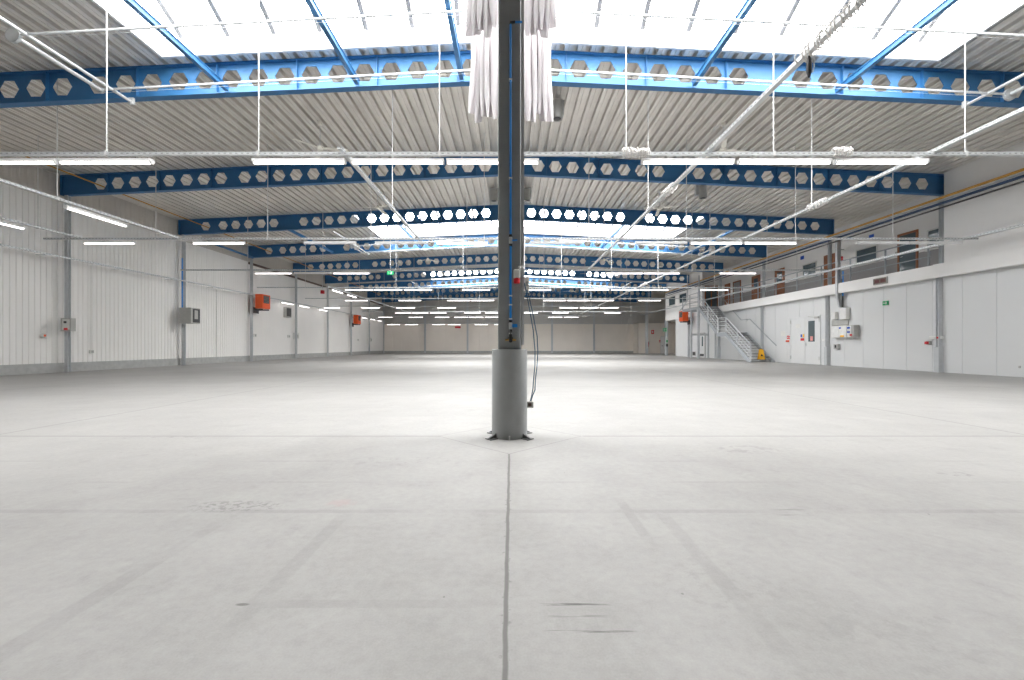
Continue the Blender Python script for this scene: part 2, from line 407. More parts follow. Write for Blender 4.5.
# rooflights: white kerb, barrel vault sheet, dark glazing bars
def rooflight(ya, yb, label):
    x0, x1 = SKX; KH = .42; w = .07
    t = thing('rooflight', label, 'skylight', ((x0 + x1) / 2, (ya + yb) / 2, beam_top(0)))
    cx, cy, cz = t.location
    def ring(x): return beam_top(x) - .0
    mb = MB()
    for y in (ya, yb - w):
        for a, b in ((x0, 0), (0, x1)):
            vs = [(x - cx, yy - cy, beam_top(x) + h - cz) for h in (.0, KH) for yy in (y, y + w) for x in (a, b)]
            mb.add(vs, [(0, 1, 3, 2), (4, 6, 7, 5), (0, 4, 5, 1), (2, 3, 7, 6), (0, 2, 6, 4), (1, 5, 7, 3)])
    for x in (x0, x1 - w):
        mb.box(x - cx, x + w - cx, ya + w - cy, yb - w - cy, beam_top(x) - cz, beam_top(x) + KH - cz)
    mb.build('kerb', M['curb'], t)
    ch = yb - ya - .06; al = math.radians(33); R = ch / 2 / math.sin(al)
    def arc(i, n=14):
        a = -al + 2 * al * i / n; return (R * math.sin(a), R * math.cos(a) - R * math.cos(al))
    xs = [x0] + [x for x in [x0 + 1.12 * k for k in range(1, 18)] if x < x1 - .4] + [x1]
    xs = sorted(xs + [0.0]); mb = MB(); n = 14
    vs = []
    for x in xs:
        for i in range(n + 1):
            dy, dz = arc(i); vs.append((x - cx, dy, beam_top(x) + KH + dz - cz + .05))
    fs = [(a * (n + 1) + i, a * (n + 1) + i + 1, (a + 1) * (n + 1) + i + 1, (a + 1) * (n + 1) + i) for a in range(len(xs) - 1) for i in range(n)]
    mb.add(vs, fs)
    for x in (x0, x1):                           # closed ends
        vs = [(x - cx, arc(i)[0], beam_top(x) + KH + arc(i)[1] - cz + .05) for i in range(n + 1)]
        mb.add(vs, [tuple(range(n + 1))])
    mb.build('vault_sheet', M['sky'], t)
    # bars: first is placed so that bars stand where the photo has them
    k = 0; x = -8.05
    while x < x1 - .1:
        if x > x0 + .1:
            b = MB()
            vs = []
            for i in range(n + 1):
                dy, dz = arc(i); nl = math.hypot(dy, dz + R * math.cos(al)); ny, nz = dy / nl, (dz + R * math.cos(al)) / nl
                zc = beam_top(x) + KH + dz - cz + .01
                vs += [(x - cx + sx * .055, dy + ny * e, zc + nz * e) for sx, e in ((-1, -.035), (1, -.035), (1, .035), (-1, .035))]
            b.add(vs, [(0, 1, 2, 3), tuple(4 * n + q for q in (3, 2, 1, 0))] + [(4 * i + q, 4 * i + (q + 1) % 4, 4 * i + 4 + (q + 1) % 4, 4 * i + 4 + q) for i in range(n) for q in range(4)])
            b.build('glazing_bar', M['alu'], t)
        x += 1.125; k += 1
    b = MB()
    for ii in (7,):
        dy, dz = arc(ii)
        for a, c in ((x0, 0), (0, x1)):
            b.beam((a - cx, dy, beam_top(a) + KH + dz - cz + .02), (c - cx, dy, beam_top(c) + KH + dz - cz + .02), .035, .035)
    b.build('glazing_purlin', M['alu'], t)
    return t
LB = ['barrel rooflight with white kerb above the front of the hall, nearest', 'barrel rooflight between third and fourth blue beams, middle of the hall', 'most distant barrel rooflight, towards the far wall']
for i in range(3):
    rooflight(*SKY[i], LB[i])
for i, (a, b) in enumerate(SKY):                   # daylight portals in the rooflight openings
    l = bpy.data.lights.new('daylight_portal', 'AREA'); l.shape = 'RECTANGLE'; l.size = SKX[1] - SKX[0] - .2; l.size_y = b - a - .2
    l.cycles.is_portal = True
    o = bpy.data.objects.new('daylight_portal', l); C.objects.link(o); o.location = ((SKX[0] + SKX[1]) / 2, (a + b) / 2, beam_top(9.6) + .46)

# ------------------------------------------------------------------ walls
def profile_wall(x, y0, y1, z0, ztop, pitch, depth, face, wv, flat=.6):
    """ribbed sheet wall in a plane of constant x; face=+1 looks towards +x"""
    mb = MB(); pts = []; y = y0
    while y < y1 - 1e-6:
        for f, d in ((0, 0), (flat, 0), (flat + wv, -depth), (1 - wv, -depth)):
            yy = y + f * pitch
            if yy <= y1: pts.append((yy, d))
        y += pitch
    pts.append((y1, 0)); n = len(pts)
    vs = [(x + face * d, yy, z) for z in (z0, ztop) for yy, d in pts]
    mb.add(vs, [(i, i + 1, n + i + 1, n + i) for i in range(n - 1)])
    return mb
w = profile_wall(XL, YB, YF, .36, 6.68, .2, .022, 1, .1)
w.box(XL - .3, XL - .05, YB, YF, 0, 8.2)
struct(w, 'wall_left', M['wallw'], 'long white ribbed sheet wall down the left side of the hall', 'wall')
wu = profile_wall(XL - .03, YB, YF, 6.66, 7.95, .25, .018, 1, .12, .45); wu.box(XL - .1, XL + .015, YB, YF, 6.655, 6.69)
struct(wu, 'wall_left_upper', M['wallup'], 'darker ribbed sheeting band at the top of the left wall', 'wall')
struct(MB().box(XL - .05, XL + .05, YB, YF, 0, .37), 'baseboard_left', M['plinth'], 'grey concrete plinth along the foot of the left wall', 'baseboard')
struct(MB().box(XL - .0, XL + .14, FR[4], YF - .1, 6.50, 6.62), 'trim_1', M['brown'], 'dark brown rail high along the far half of the left wall', 'trim')

# right lower wall, flat panels with fine upright joints
def flat_panels(x, y0, y1, z0, z1, pitch, face):
    return profile_wall(x, y0, y1, z0, z1, pitch, .012, face, .004, .985)
def right_lower():
    mb = flat_panels(XR, YB + (0), 44.3, 0, 3.75, 1.14, -1)
    mb.box(XR + .03, XR + .2, YB, FR[2] - .1, 0, GZ - .02); mb.box(XR + .03, XR + .2, FR[2] - .1, 44.3, 0, GZ - .3)
    mb.box(XR, XR + .2, 44.3, 44.36, 0, 3.75)
    return mb
struct(right_lower(), 'wall_right', M['panel'], 'pale grey panelled lower wall along the right side under the gallery', 'wall')
struct(MB().box(XR + .02, XR + .25, YB, FR[2] - .1, GZ - .02, 7.95).box(XR + .25, GX + .2, FR[2] - .25, FR[2] - .1, GZ, 7.95), 'wall_right_upper_front', M['plaster'],
       'plain white upper wall at the right, nearest the camera', 'wall')
struct(MB().box(16.50, 16.74, YB, FR[2] + .02, GZ - .50, GZ + .02).box(16.50, 16.74, FR[2] + .02, 34.6, GZ - .50, GZ), 'trim_2', M['plaster'], 'white fascia band along the edge of the right gallery', 'trim')
struct(MB().box(16.74, GX + .2, FR[2] - .1, 47.1, GZ - .3, GZ - .005), 'floor_gallery', M['plaster'], 'floor slab of the office gallery on the right', 'floor')
# gallery back wall with openings left closed; doors and windows sit on it
gb = MB(); gb.box(GX, GX + .2, FR[2] - .1, 38.2, GZ, 7.95)
struct(gb, 'wall_gallery_back', M['plaster'], 'white office wall along the back of the gallery', 'wall')
struct(MB().box(GX - .012, GX, FR[2] - .1, 38.0, GZ, GZ + 1.05), 'trim_3', M['dado'], 'grey painted dado along the gallery wall', 'trim')
struct(MB().box(XR - .04, GX, 38.0, 38.15, GZ, 7.95), 'wall_gallery_end', M['plaster'], 'white wall closing the far end of the gallery', 'wall')
# block beyond the gallery
bz = EYE + 2.70
struct(MB().box(XR - .04, XR + .2, 38.15, 47.1, bz, 7.95).box(XR + .2, 22, 46.95, 47.1, bz, 7.9), 'wall_right_block', M['plaster'], 'white upper office block with two windows beyond the stairs', 'wall')
struct(MB().box(XR, 22, 44.3, 44.36, 0, bz).box(XR + .2, 22, 44.36, 47.1, bz - .05, bz), 'wall_right_return', M['panel'], 'recessed pale wall under the far end of the office block', 'wall')
struct(MB().box(22, 22.2, 44.3, YF, 0, 7.9), 'wall_right_far', M['farw'], 'side wall of the far right recess', 'wall')

# far wall
fw = MB()
def flat_panels_y(y, x0, x1, z0, z1, pitch):
    mb = MB(); pts = []; x = x0
    while x < x1 - 1e-6:
        for f, d in ((0, 0), (.97, 0), (.98, .02), (.99, .02)):
            if x + f * pitch <= x1: pts.append((x + f * pitch, d))
        x += pitch
    pts.append((x1, 0)); n = len(pts)
    mb.add([(xx, y + d, z) for z in (z0, z1) for xx, d in pts], [(i, i + 1, n + i + 1, n + i) for i in range(n - 1)])
    return mb
fw = flat_panels_y(YF, XL, XR, .3, EYE + 3.0, 1.2); fw.box(XL, XR, YF + .05, YF + .3, 0, 8.85)
struct(fw, 'wall_far', M['farw'], 'pale panelled lower part of the far end wall', 'wall')
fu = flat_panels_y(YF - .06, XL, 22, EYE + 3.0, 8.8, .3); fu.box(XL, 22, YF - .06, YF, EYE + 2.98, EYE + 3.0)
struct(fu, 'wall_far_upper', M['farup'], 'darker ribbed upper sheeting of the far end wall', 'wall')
struct(MB().box(XL, XR, YF - .07, YF + .02, 0, .32), 'baseboard_far', M['plinth'], 'grey plinth at the foot of the far wall', 'baseboard')
struct(flat_panels_y(57.4, XR, 22, 0, EYE + 3.0, 1.5).box(XR, 22, 57.46, 57.6, 0, EYE + 3.0).box(XR, XR + .1, 57.5, YF, 0, EYE + 3.0).box(XR, 22, 57.4, YF, EYE + 2.95, EYE + 3.0), 'wall_far_right', M['farw'], 'pale wall in the far right recess with a door', 'wall')
struct(MB().box(XL - .4, 22.3, YB - .3, YB, 0, 8.9), 'wall_back', M['backwall'], 'grey end wall behind the camera', 'wall')

# ------------------------------------------------------------------ castellated beams
HP = .672
def holes(sign, pat, lim):
    if sign < 0:
        start = (-1.03, -1.35)[pat]; gaps = {0: [(-10.5, .38)], 1: [(-7.5, .36), (-11.2, 1.35), (-15.5, .36)]}[pat]
    else:
        start = 1.045; gaps = {0: [(6.1, 1.35)], 1: [(6.1, 1.35)]}[pat]
    out = []; x = start; gi = 0
    while abs(x) < lim - (1.15 if sign < 0 else .45):
        out.append(x); nx = x + sign * HP
        if gi < len(gaps) and (nx - gaps[gi][0]) * sign > 0:
            nx += sign * gaps[gi][1] * HP; gi += 1
        x = nx
    return out
def beam_thing(k, sign):
    y = FR[k]; lim = 17.55 if sign < 0 else 17.0; xa = sign * (.16 if k in (3, 6) else .0)
    side = 'left' if sign < 0 else 'right'
    t = thing('castellated_beam', 'blue castellated roof beam with hexagonal holes, %s from the camera, running %s from the column line' % (ORD[k], side), 'beam',
              (sign * lim / 2, y, 7.9), 0, 'blue castellated roof beams')
    ox = sign * lim / 2; oz = 7.9
    D, zb, tw = .78, .02, .012
    hs = holes(sign, 1 if k >= 3 else 0, lim)
    mb = MB()
    z0 = lambda x: beam_top(x) - D - oz; z1 = lambda x: beam_top(x) - oz
    def quad3(pts):                                   # pts in (x, z): front and back skin
        n = len(pts); vs = [(x - ox, s * tw / 2, z) for s in (-1, 1) for x, z in pts]
        mb.add(vs, [tuple(range(n)), tuple(range(2 * n - 1, n - 1, -1))])
    edges = [xa] 
    for i in range(len(hs)):
        if i + 1 < len(hs): edges.append((hs[i] + hs[i + 1]) / 2)
    edges.append(sign * lim)
    for i, h in enumerate(hs):
        a, b = edges[i], edges[i + 1]
        if sign < 0: a, b = b, a
        hr = .25; hh = .217; zc = beam_top(h) - D + .405 - oz
        hx = [(h - hr, zc), (h - hr / 2, zc + hh), (h + hr / 2, zc + hh), (h + hr, zc), (h + hr / 2, zc - hh), (h - hr / 2, zc - hh)]
        # keep cell at a fixed pitch, fill wide gaps with plain web
        ca, cb = max(a, h - HP / 2), min(b, h + HP / 2)
        if ca - a > .005: quad3([(a, z0(a)), (ca, z0(ca)), (ca, z1(ca)), (a, z1(a))])
        if b - cb > .005: quad3([(cb, z0(cb)), (b, z0(b)), (b, z1(b)), (cb, z1(cb))])
        TL, TR, BL, BR = (ca, z1(ca)), (cb, z1(cb)), (ca, z0(ca)), (cb, z0(cb))
        quad3([TL, hx[1], hx[2], TR]); quad3([BL, BR, hx[4], hx[5]])
        quad3([TL, BL, hx[5], hx[0]]); quad3([TL, hx[0], hx[1]]); quad3([TR, hx[2], hx[3]]); quad3([TR, hx[3], hx[4], BR])
        vs = [(x - ox, s * tw / 2, z) for s in (-1, 1) for x, z in hx]
        mb.add(vs, [(j, (j + 1) % 6, 6 + (j + 1) % 6, 6 + j) for j in range(6)])
    mb.build('web', M['blue'], t)
    for nm, dz in (('top_flange', 0), ('bottom_flange', -D)):
        f = MB(); a, b = xa, sign * lim
        vs = [(x - ox, yy, beam_top(x) + dz + h - oz) for h in (-zb, 0) for yy in (-.10, .10) for x in (a, b)]
        if dz: vs = [(p[0], p[1], p[2] + zb) for p in vs]
        f.add(vs, [(0, 1, 3, 2), (4, 6, 7, 5), (0, 4, 5, 1), (2, 3, 7, 6), (0, 2, 6, 4), (1, 5, 7, 3)])
        f.build(nm, M['blue'], t)
    MB().box(sign * lim - .012 - ox, sign * lim + .012 - ox, -.10, .10, z0(lim) + .02, z1(lim) - .02).build('end_plate', M['blue'], t)
    if k <= 5:
        for i in range(1, len(hs), 3):
            x = (hs[i - 1] + hs[i]) / 2
            MB().box(x - .006 - ox, x + .006 - ox, -.09, .09, z0(x) + .02, z1(x) - .02).build('stiffener', M['blue'], t)
    return t
for k in range(1, 10):
    for s in (-1, 1): beam_thing(k, s)

# blue tie bars under the rooflights
def tie(x, ya, yb, label, r=.075):
    z = beam_top(x) - .70; yb -= .12
    o = MB().beam((0, 0, 0), (0, yb - ya, 0), .10, .10)
    o.beam((.0, 0, .06), (.0, yb - ya, .06), .14, .02)
    tag(o.build('tie_bar', M['blue'], None, loc=(x, ya, z)), label, 'tie bar', 'blue tie bars under the rooflights')
bars = [-7.13, -3.86, -1.25, 4.57, 8.15]
for i, x in enumerate(bars):
    tie(x, FR[0] + .2, FR[1] + .0, 'blue steel tie bar under the nearest rooflight, %s from the left' % ORD[i + 1])
for i, x in enumerate([-11.9, -6.0, 6.0, 11.9]):
    tie(x, FR[3] + .0, FR[4] + .0, 'blue steel tie bar under the middle rooflight, %s from the left' % ORD[i + 1])
o = MB().tube([(-17.2, 24.6, EYE + 5.9), (-17.2, FR[4] - .1, EYE + 5.85)], .07, 8)
tag(o.build('eaves_tube', M['blue'], None, True), 'blue steel tube high on the left wall beyond the third beam', 'tube')

# galvanised tubes and shade gear below the rooflights
def brace_tube(x, bay, label):
    z = beam_top(x) - .92
    o = MB().tube([(0, 0, 0), (0, FR[bay + 1] - FR[bay] - .25, 0)], .036, 10)
    o.box(-.06, .06, FR[bay + 1] - FR[bay] - .26, FR[bay + 1] - FR[bay] - .2, -.06, .1)
    tag(o.build('brace_tube', M['brace'], None, True, (x, FR[bay] + .1, z)), label, 'tube', 'bright tubes beside the rooflights')
NB = {0: 'nearest', 3: 'middle', 6: 'most distant'}
for bay in (0, 3, 6):
    brace_tube(-9.5, bay, 'bright steel tube running beside the %s rooflight, left end' % NB[bay])
    brace_tube(11.35, bay, 'bright steel tube running beside the %s rooflight, right end' % NB[bay])
def shade_roller(x, bay, label):
    ya, yb = FR[bay] + 3.5, FR[bay] + 5.32; z = beam_top(x) - .93
    t = thing('blind_roller', label, 'shade roller', (x, ya, z), 0, 'shade rollers at the rooflight ends')
    MB().tube([(0, .04, 0), (0, yb - ya - .04, 0)], .042, 12).build('roller', M['brace'], t, True)
    for y, rr in ((0, .14 if x < 0 else .06), (yb - ya, .06 if x < 0 else .14)):
        MB().tube([(0, y - .03, 0), (0, y + .03, 0)], rr, 18).build('pulley', M['galv'], t, True)
for bay in (0, 3, 6):
    shade_roller(-9.75, bay, 'shade roller with round pulleys at the left end of the %s rooflight' % NB[bay])
    shade_roller(11.85 if bay != 3 else 12.3, bay, 'shade roller with round pulleys at the right end of the %s rooflight' % NB[bay])
def shade_cable(bay, dy, nm):
    y = FR[bay] + dy; zc = lambda x: beam_top(x) - .86 - .006 * abs(x)
    t = thing('shade_rail', 'thin shade rail with wires crossing under the %s rooflight, %s one' % (NB[bay], nm), 'rail', (1, y, zc(0)), 0, 'shade rails under the rooflights')
    def P(x, dz=0, dyy=0): return (x - 1, dyy, zc(x) + dz - zc(0))
    xs = [-9.85, -7, -4, -2, 0, 2, 4, 7, 9, 11.75]
    MB().tube([P(x) for x in xs], .022, 8).build('tube', M['brace'], t, True)
    for dz, a in ((.055, .03), (-.085, -.02)):
        MB().tube([P(x, dz, a) for x in xs], .0035, 5).build('wire', M['rod'], t)
for bay in (0, 3, 6):
    shade_cable(bay, 3.5, 'nearer'); shade_cable(bay, 5.32, 'farther')

# gathered white blinds beside the column
def blind(x0, x1, ya, yb, ztop, kbot, label, seed, oy=0):
    """folded pleats hung side by side; each fold ends in a blunt tip and its lower edge climbs towards the back"""
    rnd = random.Random(seed); mb = MB(); n = 5; step = (x1 - x0) / n; sgn = 1 if x0 + x1 > 0 else -1
    cx, cy = (x0 + x1) / 2, (ya + yb) / 2; L = 12; y_front = ya
    for i in range(n):
        xc = x0 + step * (i + .5); drop = rnd.uniform(-.10, .12); bul = rnd.uniform(-.02, .02); yo = rnd.uniform(-.02, .06)
        inner = (i == 0) if sgn > 0 else (i == n - 1)
        rings = []
        for q in range(L):
            f = q / (L - 1)
            hw = step * .50 * (1 - .15 * math.sin(PI * min(1, f * 1.1)))
            if f > .8: hw *= max(.3, 1 - (f - .8) / .2 * .7)
            xx = xc + bul * math.sin(PI * f * 1.3) + (cx - xc) * .22 * math.sin(PI * f) 
            if inner: xx -= sgn * .05 * math.sin(PI * f) ** 2; hw *= 1 + .5 * math.sin(PI * f) ** 2
            y1 = ya + yo; y2 = yb - .12
            ring = []
            for a in range(14):
                th = 2 * PI * a / 14; c, s_ = math.cos(th), math.sin(th)
                yy = (y1 + hw * (1 + s_)) if s_ < 0 else (y2 - hw * (1 - s_))
                zl = EYE + kbot * (yy - oy) + drop
                ring.append((xx + hw * c - cx, yy - cy, ztop + (zl - ztop) * f))
            rings.append(ring)
        vs = [p for r in rings for p in r]
        fs = [(r * 14 + k, r * 14 + (k + 1) % 14, (r + 1) * 14 + (k + 1) % 14, (r + 1) * 14 + k) for r in range(L - 1) for k in range(14)]
        fs += [tuple(range(13, -1, -1)), tuple((L - 1) * 14 + k for k in range(14))]
        mb.add(vs, fs)
    o = mb.build('folded_blind', M['fabric'], None, True, (cx, cy, 0))
    return tag(o, label, 'blind', 'gathered white shade blinds')
for bay in (0, 3, 6):
    b = FR[bay]
    for sx, side in ((-1, 'left'), (1, 'right')):
        for sec, (dya, dyb, zt, zb_, a0, a1) in enumerate(((1.75, 3.4, 7.78, .724, .235, .74), (3.58, 5.2, 7.72, .524, .28, .87))):
            x0, x1 = sorted((sx * a0 - .01, sx * a1 - .01))
            blind(x0, x1, b + dya, b + dyb, zt, zb_, 'white blind gathered in folds %s of the column, %s bundle under the %s rooflight' % (side, ('nearer', 'farther')[sec], NB[bay]), bay * 10 + sec * 3 + sx, b - FR[0])

# ------------------------------------------------------------------ the near column and what it carries
cx0 = -.022
t = thing('steel_column', 'grey square steel column standing in a round grey sleeve in mid floor', 'column', (cx0, Y0, 0))
MB().bbox(-.13, .13, -.13, .13, .02, 7.52, .012).build('shaft', M['steel'], t)
MB().lathe([(.203, 0), (.203, .985), (.197, .998), (.14, 1.0)], 48).build('sleeve', M['sleeve'], t, True)
for ang in (40, 140, 220, 320, 270):
    a = math.radians(ang); c, s_ = math.cos(a), math.sin(a)
    g = MB()
    if ang != 270:
        P = lambda r, z, o: (c * r - s_ * o, s_ * r + c * o, z)
        poly = ((.2, 0), (.31, 0), (.31, .012), (.2, .06))
        vs = [P(r, z, o) for o in (-.012, .012) for r, z in poly]
        g.add(vs, [(3, 2, 1, 0), (4, 5, 6, 7)] + [(i, (i + 1) % 4, 4 + (i + 1) % 4, 4 + i) for i in range(4)])
        g.add([P(r, z, o) for z in (0, .01) for r, o in ((.2, -.04), (.31, -.05), (.31, .05), (.2, .04))], [(3, 2, 1, 0), (4, 5, 6, 7)] + [(i, (i + 1) % 4, 4 + (i + 1) % 4, 4 + i) for i in range(4)])
        g.build('base_bracket', M['bracket'], t)
    else:
        g.box(-.008, .008, -.225, -.2, 0, .045).build('base_lug', M['rod'], t)
for k in (3, 6):
    dup(t, (cx0, FR[k], 0), 0, 'grey square steel column in a round sleeve behind the near column, at the %s beam' % ORD[k])
# upright cable tray clipped to the column's right face
tr = MB(); tr.box(cx0 + .133, cx0 + .138, Y0 - .09, Y0 + .03, 1.05, 7.4); tr.box(cx0 + .138, cx0 + .165, Y0 - .09, Y0 - .085, 1.05, 7.4); tr.box(cx0 + .138, cx0 + .165, Y0 + .025, Y0 + .03, 1.05, 7.4)
tag(tr.build('cable_tray', M['perfz']), 'upright perforated cable tray fixed to the right side of the steel column', 'cable tray')
# compressed air line
fy = Y0 - .13
t = thing('air_pipe', 'thin blue compressed air pipe running down the front of the steel column', 'pipe', (wx(510.6, 4.85), fy, 1.0))
px0 = wx(510.6, 4.85)
def Zc(py): return wz(py, fy)
MB().tube([(0, -.022, Zc(320) - 1), (0, -.022, Zc(26) - 1)], .013, 10).build('pipe', M['blue2'], t, True)
MB().tube([(0, -.022, Zc(26) - 1), (0, -.022, Zc(24) - 1), (.05, -.022, Zc(23.4) - 1)], .014, 10).build('elbow', M['black'], t, True)
MB().tube([(.05, -.022, Zc(23.4) - 1), (.13, -.022, Zc(23.4) - 1)], .0105, 10).build('branch_pipe', M['blue2'], t, True)
for py in (81, 179, 296, 305, 319, 333.5):
    MB().box(-.019, .019, -.038, 0, Zc(py) - 1 - .007, Zc(py) - 1 + .007).build('clip', M['plasticw'], t)
for py in (241, 326):
    v = MB().lathe([(.013, -.06), (.018, -.055), (.018, -.03), (.02, -.028), (.02, .028), (.018, .03), (.018, .055), (.013, .06)], 14, 0, -.022)
    v.v = [(p[0], p[1], p[2] + Zc(py) - 1) for p in v.v]
    vo = v.build('valve', M['galv'], t, True)
    h = MB(); h.beam((.018, -.03, Zc(py) - 1), (.075, -.03, Zc(py) - 1 + .003), .024, .036 if py > 300 else .012)
    h.build('valve_handle', M['blue2'], vo)
    for dz in (-.052, .052):
        MB().tube([(0, -.022, Zc(py) - 1 + dz - .014), (0, -.022, Zc(py) - 1 + dz + .014)], .019, 12).build('coupling', M['black'], t, True)
MB().lathe([(.012, 0), (.018, .012), (.025, .03), (.025, .055), (.018, .07), (.014, .13)], 14, 0, -.024).build('manifold', M['black'], t, True).location = (0, 0, Zc(342.5) - 1)
for s in (-1, 1):
    MB().tube([(s * .02, -.024, Zc(339.7) - 1), (s * .06, -.028, Zc(340.2) - 1)], [.013, .011], 10).build('air_outlet', M['brass'], t, True)
# red power socket hanging from the column, and the white socket beside it
t = thing('power_socket', 'grey and red industrial power socket hung at the front right of the column', 'socket', (wx(516.8, 4.8), fy, Zc(284)))
MB().bbox(-.036, .036, -.075, -.0, .055, .155, .012).build('housing', M['plasticw'], t)
lt = MB().lathe([(.030, 0), (.034, .01), (.034, .05), (.028, .062)], 18, 0, -.04); lt.build('red_cover', M['red'], t, True)
MB().tube([(.02, -.04, .15), (.025, -.045, .185), (.055, -.035, .195), (.07, -.01, .17)], .010, 8).build('lead', M['coil'], t, True)
t = thing('socket_box', 'white socket box on the right edge of the column beside the red socket', 'socket', (cx0 + .20, Y0 - .09, Zc(292)))
MB().bbox(-.033, .02, -.03, .03, 0, .17, .006).build('housing', M['plasticw'], t)
MB().bbox(-.02, .012, -.042, -.028, .07, .12, .004).build('cover_flap', M['boxgrey'], t)
# loose leads with plug
yd = Y0 - .15
t = thing('hanging_lead', 'two blue leads hanging beside the column with a small grey connector at the end', 'cable', (wx(533, yd), yd, .5))
ox, oz = wx(533, yd), .5
def pth(pts): return [(wx(a, yd) - ox, d, wz(b, yd) - oz) for a, b, d in pts]
MB().tube(pth([(524.5, 283, .03), (526, 290, .0), (530, 312, -.01), (533.2, 330, 0), (535, 350, .0), (535, 365, .01), (533.5, 380, .0), (533, 388, 0), (531.8, 395, 0), (530.4, 401, 0)]), .0055, 8).build('lead', M['cable'], t, True)
MB().tube(pth([(525, 283, .05), (529, 296, .02), (533.5, 316, .03), (537.2, 336, .02), (538, 352, .02), (537, 368, .02), (535.4, 380, .01), (535, 390, 0), (532.5, 396, 0), (531, 401, 0)]), .0055, 8).build('lead', M['cable'], t, True)
cb = MB().bbox(-.036, .036, -.022, .022, -.034, .034, .006); co = cb.build('connector', M['boxgrey'], t); co.location = (wx(530.2, yd) - ox + .0, 0, wz(404.5, yd) - oz)
MB().box(-.024, .014, -.026, -.022, -.018, .018).build('connector_label', M['brown'], co)

# ------------------------------------------------------------------ cable trays with hanger rods
TZ = EYE + 3.73
def tray_obj(name_along, L, m, w=.075, h=.06):
    """open channel, centred on its origin, along x or y"""
    mb = MB(); tk = .006
    def bx(u0, u1, a0, a1, z0, z1):
        if name_along == 'x': mb.box(u0, u1, a0, a1, z0, z1)
        else: mb.box(a0, a1, u0, u1, z0, z1)
    bx(-L / 2, L / 2, -w / 2, w / 2, -h / 2, -h / 2 + tk)
    bx(-L / 2, L / 2, -w / 2, -w / 2 + tk, -h / 2 + tk, h / 2); bx(-L / 2, L / 2, w / 2 - tk, w / 2, -h / 2 + tk, h / 2)
    return mb
def cross_tray(y, x0, x1, label, rods, z=TZ):
    cx = (x0 + x1) / 2
    t = thing('cable_tray', label, 'cable tray', (cx, y, z), 0, 'cable trays crossing the hall')
    tray_obj('x', x1 - x0, None).build('channel', M['perfx'], t)
    for x in rods:
        if SKX[0] < x < SKX[1] and any(a < y < b for a, b in SKY): top = beam_top(x) + .44
        else: top = beam_top(x)
        r = MB().tube([(x - cx, 0, .0), (x - cx, 0, top - z)], .011, 6)
        r.box(x - cx - .02, x - cx + .02, -.045, .045, -.045, .05)
        r.build('hanger_rod', M['rod'], t)
    return t
def along_tray(x, y0, y1, label, rods, z=TZ + .075, w=.075, h=.06):
    cy = (y0 + y1) / 2
    t = thing('cable_tray', label, 'cable tray', (x, cy, z), 0, 'cable trays running down the hall')
    tray_obj('y', y1 - y0, None, w, h).build('channel', M['perfy'], t)
    for y in rods:
        r = MB().tube([(0, y - cy, .0), (0, y - cy, beam_top(x) - z)], .011, 6)
        r.box(-.045, .045, y - cy - .02, y - cy + .02, -.045, .05)
        r.build('hanger_rod', M['rod'], t)
    return t
ROWS = [8.43, 15.1, 21.35, 27.75, 34.2, 40.8, 47.3, 54.2]
RODS = [[-7.88, -4.92, -1.4, 2.23, 5.1, 8.83], [-12.4, -8.5, -4.9, -.95, 2.7, 6.1, 9.9, 13.3], [-13, -9.3, -5.6, -2.2, 1.6, 5.4, 8.9, 12.6], [-13.2, -7.4, -3.1, 3.2, 6.4, 9.4, 13],
        [-12, -7.7, -2.8, 2.2, 5.8, 10.8], [-12, -6.5, 4.6, 7.5, 13], [-13, -8, -3.5, 3.5, 8, 13], [-12, -6, 2.5, 6, 12]]
for i, y in enumerate(ROWS):
    cross_tray(y, -16.3, 16.25 if i < 2 else (14.4 if i == 4 else 15.6), 'galvanised cable tray crossing the hall, %s from the camera' % ORD[i + 1], RODS[i])
along_tray(-11.75, 2.0, 15.3, 'galvanised cable tray running away on the left from camera to second crossing tray', [5.0, 11.2])
along_tray(-11.75, 27.75, 54, 'galvanised cable tray on the left running away in the far half of the hall', [31, 37.5, 44, 50])
along_tray(-15.2, 8.0, 15.25, 'short galvanised tray nearest the left wall with one lamp', [10.2, 13.9])
along_tray(-3.3, 8.3, 15.3, 'short galvanised tray running away just left of the column', [12.0])
along_tray(3.85, 1.0, 21.6, 'galvanised tray running away right of the column, tied with cable bundles', [12.2, 18])
along_tray(8.25, 1.5, 54.3, 'long galvanised tray running away in the right half of the hall', [5, 11.9, 18, 24.5, 31, 38, 45])
along_tray(16.15, 3.0, 54, 'galvanised tray running away along the front of the gallery', [8, 24.5, 39], TZ + .085, .12, .08)
t = along_tray(-17.2, 8.0, 58.6, 'galvanised tray fixed along the left wall at lamp height', [], EYE + 3.40)
for y in [10 + 3 * i for i in range(17)]:
    MB().box(-.37, .0, y - .02 - 33.3, y + .02 - 33.3, -.05, -.03).build('bracket', M['galv'], t)

